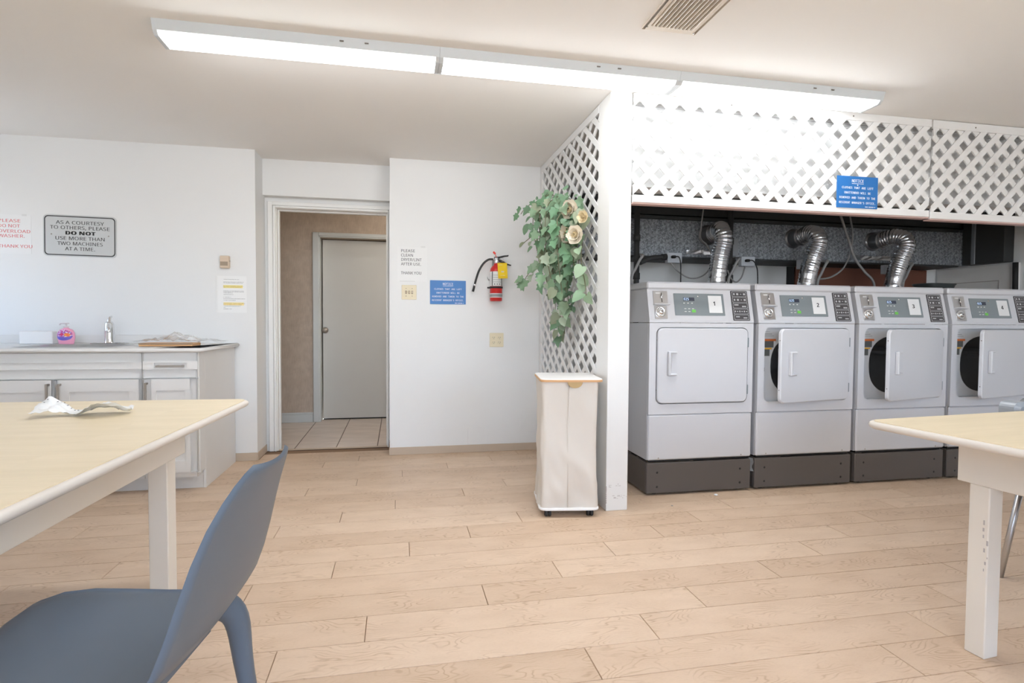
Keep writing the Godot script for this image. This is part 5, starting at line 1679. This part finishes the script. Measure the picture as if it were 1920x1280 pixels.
func make_wall_things() -> void:
	# courtesy sign
	var s := thing("courtesy_sign", "grey metal sign with black border about using two machines", "sign", Vector3(-2.233, 1.672, ZW + 0.0005))
	s.rotation.z = -0.012
	obj("plate", plate(0.468, 0.296, 0.003, 0.030, 0.0008), M["sign grey"], s)
	var b := begin()
	var outer := round_rect(0.452, 0.280, 0.026, 6)
	var inner := round_rect(0.438, 0.266, 0.021, 6)
	for i in outer.size():
		var j := (i + 1) % outer.size()
		quad(b, Vector3(outer[i].x, outer[i].y, 0.0036), Vector3(outer[j].x, outer[j].y, 0.0036), Vector3(inner[j].x, inner[j].y, 0.0036), Vector3(inner[i].x, inner[i].y, 0.0036), Vector3(0, 0, 1))
	obj("border", done(b), M["sign black"], s)
	var lines := [["AS A COURTESY", 0.305, 0.094, false], ["TO OTHERS, PLEASE", 0.378, 0.058, false], ["DO NOT", 0.188, 0.020, true], ["USE MORE THAN", 0.312, -0.018, false], ["TWO MACHINES", 0.288, -0.055, false], ["AT A TIME.", 0.190, -0.092, false]]
	for l in lines:
		var heavy: bool = l[3]
		words(s, l[0], 0.0245, Vector3(0, l[2], 0.0034), M["sign black"], l[1], "Droid Sans", heavy)
		if heavy:
			words(s, l[0], 0.0245, Vector3(0.003, l[2], 0.0034), M["sign black"], l[1], "Droid Sans", true)
	for sx in [-1, 1]:
		obj("screw", lathe([Vector2(0, 0.002), Vector2(0.004, 0.0015), Vector2(0.005, 0)], 10), M["nickel"], s, Vector3(sx * 0.182, 0.008, 0.003), Vector3(PI / 2, 0, 0))
	# washer paper
	var p := thing("washer_notice", "white paper notice with red letters taped to the wall", "notice", Vector3(-2.686, 1.672, ZW + 0.0005))
	obj("sheet", box(0.28, 0.272, 0.0012), M["paper"], p, Vector3(0.006, 0, 0.0006))
	var pl := [["PLEASE", 0.135, 0.094], ["DO NOT", 0.131, 0.058], ["OVERLOAD", 0.196, 0.021], ["WASHER.", 0.162, -0.012], ["THANK YOU", 0.208, -0.084]]
	for l in pl:
		words(p, l[0], 0.022, Vector3(-0.056 + l[1] / 2, l[2], 0.0016), M["red ink"], l[1], "Droid Sans", false)
	obj("tape", box(0.03, 0.012, 0.0006), M["label white"], p, Vector3(0.105, 0.136, 0.0015))
	# thermostat
	var t := thing("thermostat", "small beige thermostat on the wall beside the doorway recess", "thermostat", Vector3(-1.268, 1.512, ZW))
	obj("case", boxes([[-0.033, 0.033, -0.046, 0.046, 0.0, 0.036]], 0.005), M["beige plastic"], t)
	obj("window", box(0.052, 0.030, 0.002), M["beige window"], t, Vector3(-0.003, -0.013, 0.0365))
	obj("lever", box(0.004, 0.012, 0.008, 0.001), M["beige window"], t, Vector3(0.034, 0.008, 0.02))
	# highlighted letter
	var h := thing("highlighted_letter", "printed letter with yellow highlighted lines taped below the thermostat", "notice", Vector3(-1.230, 1.272, ZW + 0.0005))
	var ph := mat("letter print", Color.WHITE, 0.8)
	var nl := noise(0.2, 1, 66)
	ph.albedo_texture = paint(110, 140, func(x, y):
		var c := rgb8(240, 240, 239)
		if x < 26 or x > 104:
			return c
		var rows := [12, 22, 26, 38, 42, 56, 60, 64, 70, 80, 86, 92, 104, 109, 114, 120, 125]
		var ends := [84, 100, 96, 98, 92, 100, 100, 60, 62, 54, 104, 70, 104, 92, 88, 34, 56]
		var hl: bool = (y >= 35 and y <= 45 and x < 96) or (y >= 101 and y <= 111 and x < 100)
		if hl:
			c = rgb8(244, 228, 150) if y < 60 else rgb8(246, 226, 160)
		for k in rows.size():
			if (y == rows[k] or y == rows[k] + 1) and x < ends[k] and nl.get_noise_2d(x * 3.0, y * 9.0) > -0.35:
				return c.darkened(0.22)
		return c)
	var sh := begin()
	quad(sh, Vector3(-0.107, 0.138, 0.001), Vector3(0.107, 0.138, 0.001), Vector3(0.107, -0.138, 0.001), Vector3(-0.107, -0.138, 0.001), Vector3(0, 0, 1))
	quad(sh, Vector3(-0.107, 0.138, 0.0002), Vector3(0.107, 0.138, 0.0002), Vector3(0.107, -0.138, 0.0002), Vector3(-0.107, -0.138, 0.0002), Vector3(0, 0, -1))
	obj("sheet", done(sh), ph, h)
	obj("edge_strip", box(0.012, 0.27, 0.003), M["paper"], h, Vector3(-0.104, 0, 0.0016), Vector3(0, 0.25, 0))
	# lint notice
	var l2 := thing("lint_notice", "white paper about cleaning dryer lint above the switches", "notice", Vector3(0.117, 1.535, ZW + 0.0005))
	obj("sheet", box(0.235, 0.275, 0.001), M["paper"], l2, Vector3(0, -0.002, 0.0004))
	var rows2 := [["PLEASE", 0.107, 0.104], ["CLEAN", 0.093, 0.069], ["DRYER/LINT", 0.160, 0.034], ["AFTER USE.", 0.158, -0.001], ["THANK YOU", 0.160, -0.072]]
	for r in rows2:
		words(l2, r[0], 0.0225, Vector3(-0.089 + r[1] / 2, r[2], 0.0014), M["ink"], r[1], "Droid Sans", false)
	obj("tape", box(0.035, 0.012, 0.0006), M["label white"], l2, Vector3(0.085, 0.138, 0.0012))
	obj("tape", box(0.12, 0.007, 0.0006), M["label white"], l2, Vector3(-0.04, -0.138, 0.0012))
	# switch plate
	var sw := thing("switch_plate", "almond light switch plate below the lint notice", "switch", Vector3(0.091, 1.309, ZW))
	obj("plate", plate(0.117, 0.116, 0.005, 0.004, 0.002), M["almond"], sw)
	for x in [-0.024, 0.0, 0.024]:
		obj("toggle", box(0.008, 0.022, 0.014, 0.002), M["beige plastic"], sw, Vector3(x, 0.0, 0.007), Vector3(0.4 if x < 0.01 else -0.4, 0, 0))
		obj("toggle_slot", box(0.012, 0.026, 0.001), M["slot"], sw, Vector3(x, 0, 0.0053))
	for q in [Vector2(-0.024, 0.03), Vector2(0.024, 0.03), Vector2(0.024, -0.03), Vector2(-0.024, -0.03)]:
		obj("screw", lathe([Vector2(0, 0.001), Vector2(0.0025, 0.0008), Vector2(0.003, 0)], 8), M["slot"], sw, Vector3(q.x, q.y, 0.005), Vector3(PI / 2, 0, 0))
	# socket plate
	var so := thing("socket_plate", "almond double socket plate below the fire extinguisher", "socket", Vector3(0.804, 0.927, ZW))
	obj("plate", plate(0.117, 0.116, 0.005, 0.004, 0.002), M["almond"], so)
	for x in [-0.024, 0.024]:
		for y in [-0.02, 0.02]:
			var f := obj("outlet", plate(0.034, 0.028, 0.002, 0.010, 0.0005), M["almond"], so, Vector3(x, y, 0.005))
			obj("slots", boxes([[-0.008, -0.0055, -0.003, 0.006, 0.0021, 0.0024], [0.0055, 0.008, -0.003, 0.006, 0.0021, 0.0024], [-0.002, 0.002, -0.011, -0.007, 0.0021, 0.0024]]), M["ink"], f)
	# blue notice by the extinguisher
	notice("blue engraved notice on the white wall beside the fire extinguisher", Vector3(0.402, 1.313, ZW + 0.0005), 0.0, false)
	# painted blank plates low on the wall
	var pa := thing("blank_plate", "white painted cover plate low on the wall, touching the vinyl base", "cover plate", Vector3(0.643, 0.135, ZW), 0.0, "painted cover plates")
	obj("plate", plate(0.152, 0.145, 0.003, 0.006, 0.001), M["wall paint"], pa)
	var pb := thing("blank_plate", "white painted cover plate low on the wall behind the hamper", "cover plate", Vector3(1.085, 0.230, ZW), 0.0, "painted cover plates")
	obj("plate", plate(0.130, 0.150, 0.003, 0.004, 0.001), M["wall paint"], pb)


func make_small_things() -> void:
	# shallow tub lying on the dryers
	var tb := thing("plastic_tub", "dark grey plastic tub lying on top of the dryer marked four", "tub", Vector3(4.09, 1.334, -3.70))
	var st := begin(true)
	var rings := []
	for q in [[0.22, 0.16, 0.002], [0.25, 0.18, 0.046], [0.262, 0.19, 0.052], [0.258, 0.186, 0.060], [0.238, 0.17, 0.055], [0.21, 0.15, 0.008]]:
		var row := []
		for p in round_rect(q[0], q[1], 0.04, 5):
			row.append(Vector3(p.x, q[2], p.y))
		row.append(row[0])
		rings.append(row)
	add_grid(st, rings)
	obj("rim", done(st), M["tub plastic"], tb)
	obj("bottom", box(0.19, 0.003, 0.15), M["tub plastic"], tb, Vector3(0, 0.003, 0))
	# lint on the floor
	for k in 2:
		var nz := noise(30.0, 2, 15 + k)
		var l := begin(true)
		var g := []
		for i in 9:
			var row := []
			for j in 9:
				var a := TAU * j / 8.0
				var r: float = sin(PI * i / 8.0) * (1.0 + 0.5 * nz.get_noise_2d(i * 0.1, (j % 8) * 0.1))
				row.append(Vector3(cos(a) * r, 0.4 * (1.0 - cos(PI * i / 8.0)) , sin(a) * r) * [0.013, 0.006][k])
			g.append(row)
		add_grid(l, g)
		var o := obj("lint_tuft", done(l), [M["paper"], M["scuff"]][k], self, [Vector3(1.952, 0.001, -3.198), Vector3(1.585, 0.001, -3.06)][k])
		tag(o, ["small white tuft of lint on the floor in front of the first dryer base", "tiny dark speck of lint on the floor near the post"][k], "lint")
	# a rag hanging between the first two bases
	var rg := begin(true)
	var gg := []
	for i in 8:
		var row := []
		for j in 5:
			row.append(Vector3(2.243 + j * 0.004 + 0.003 * sin(i * 1.3 + j), 0.205 - i * 0.012, -3.30 + 0.008 * sin(i * 1.1) + 0.006 * j))
		gg.append(row)
	add_grid(rg, gg)
	var rag := obj("lint_rag", done(rg), M["label grey"], self)
	tag(rag, "scrap of grey lint caught between the first two dryer bases", "lint")
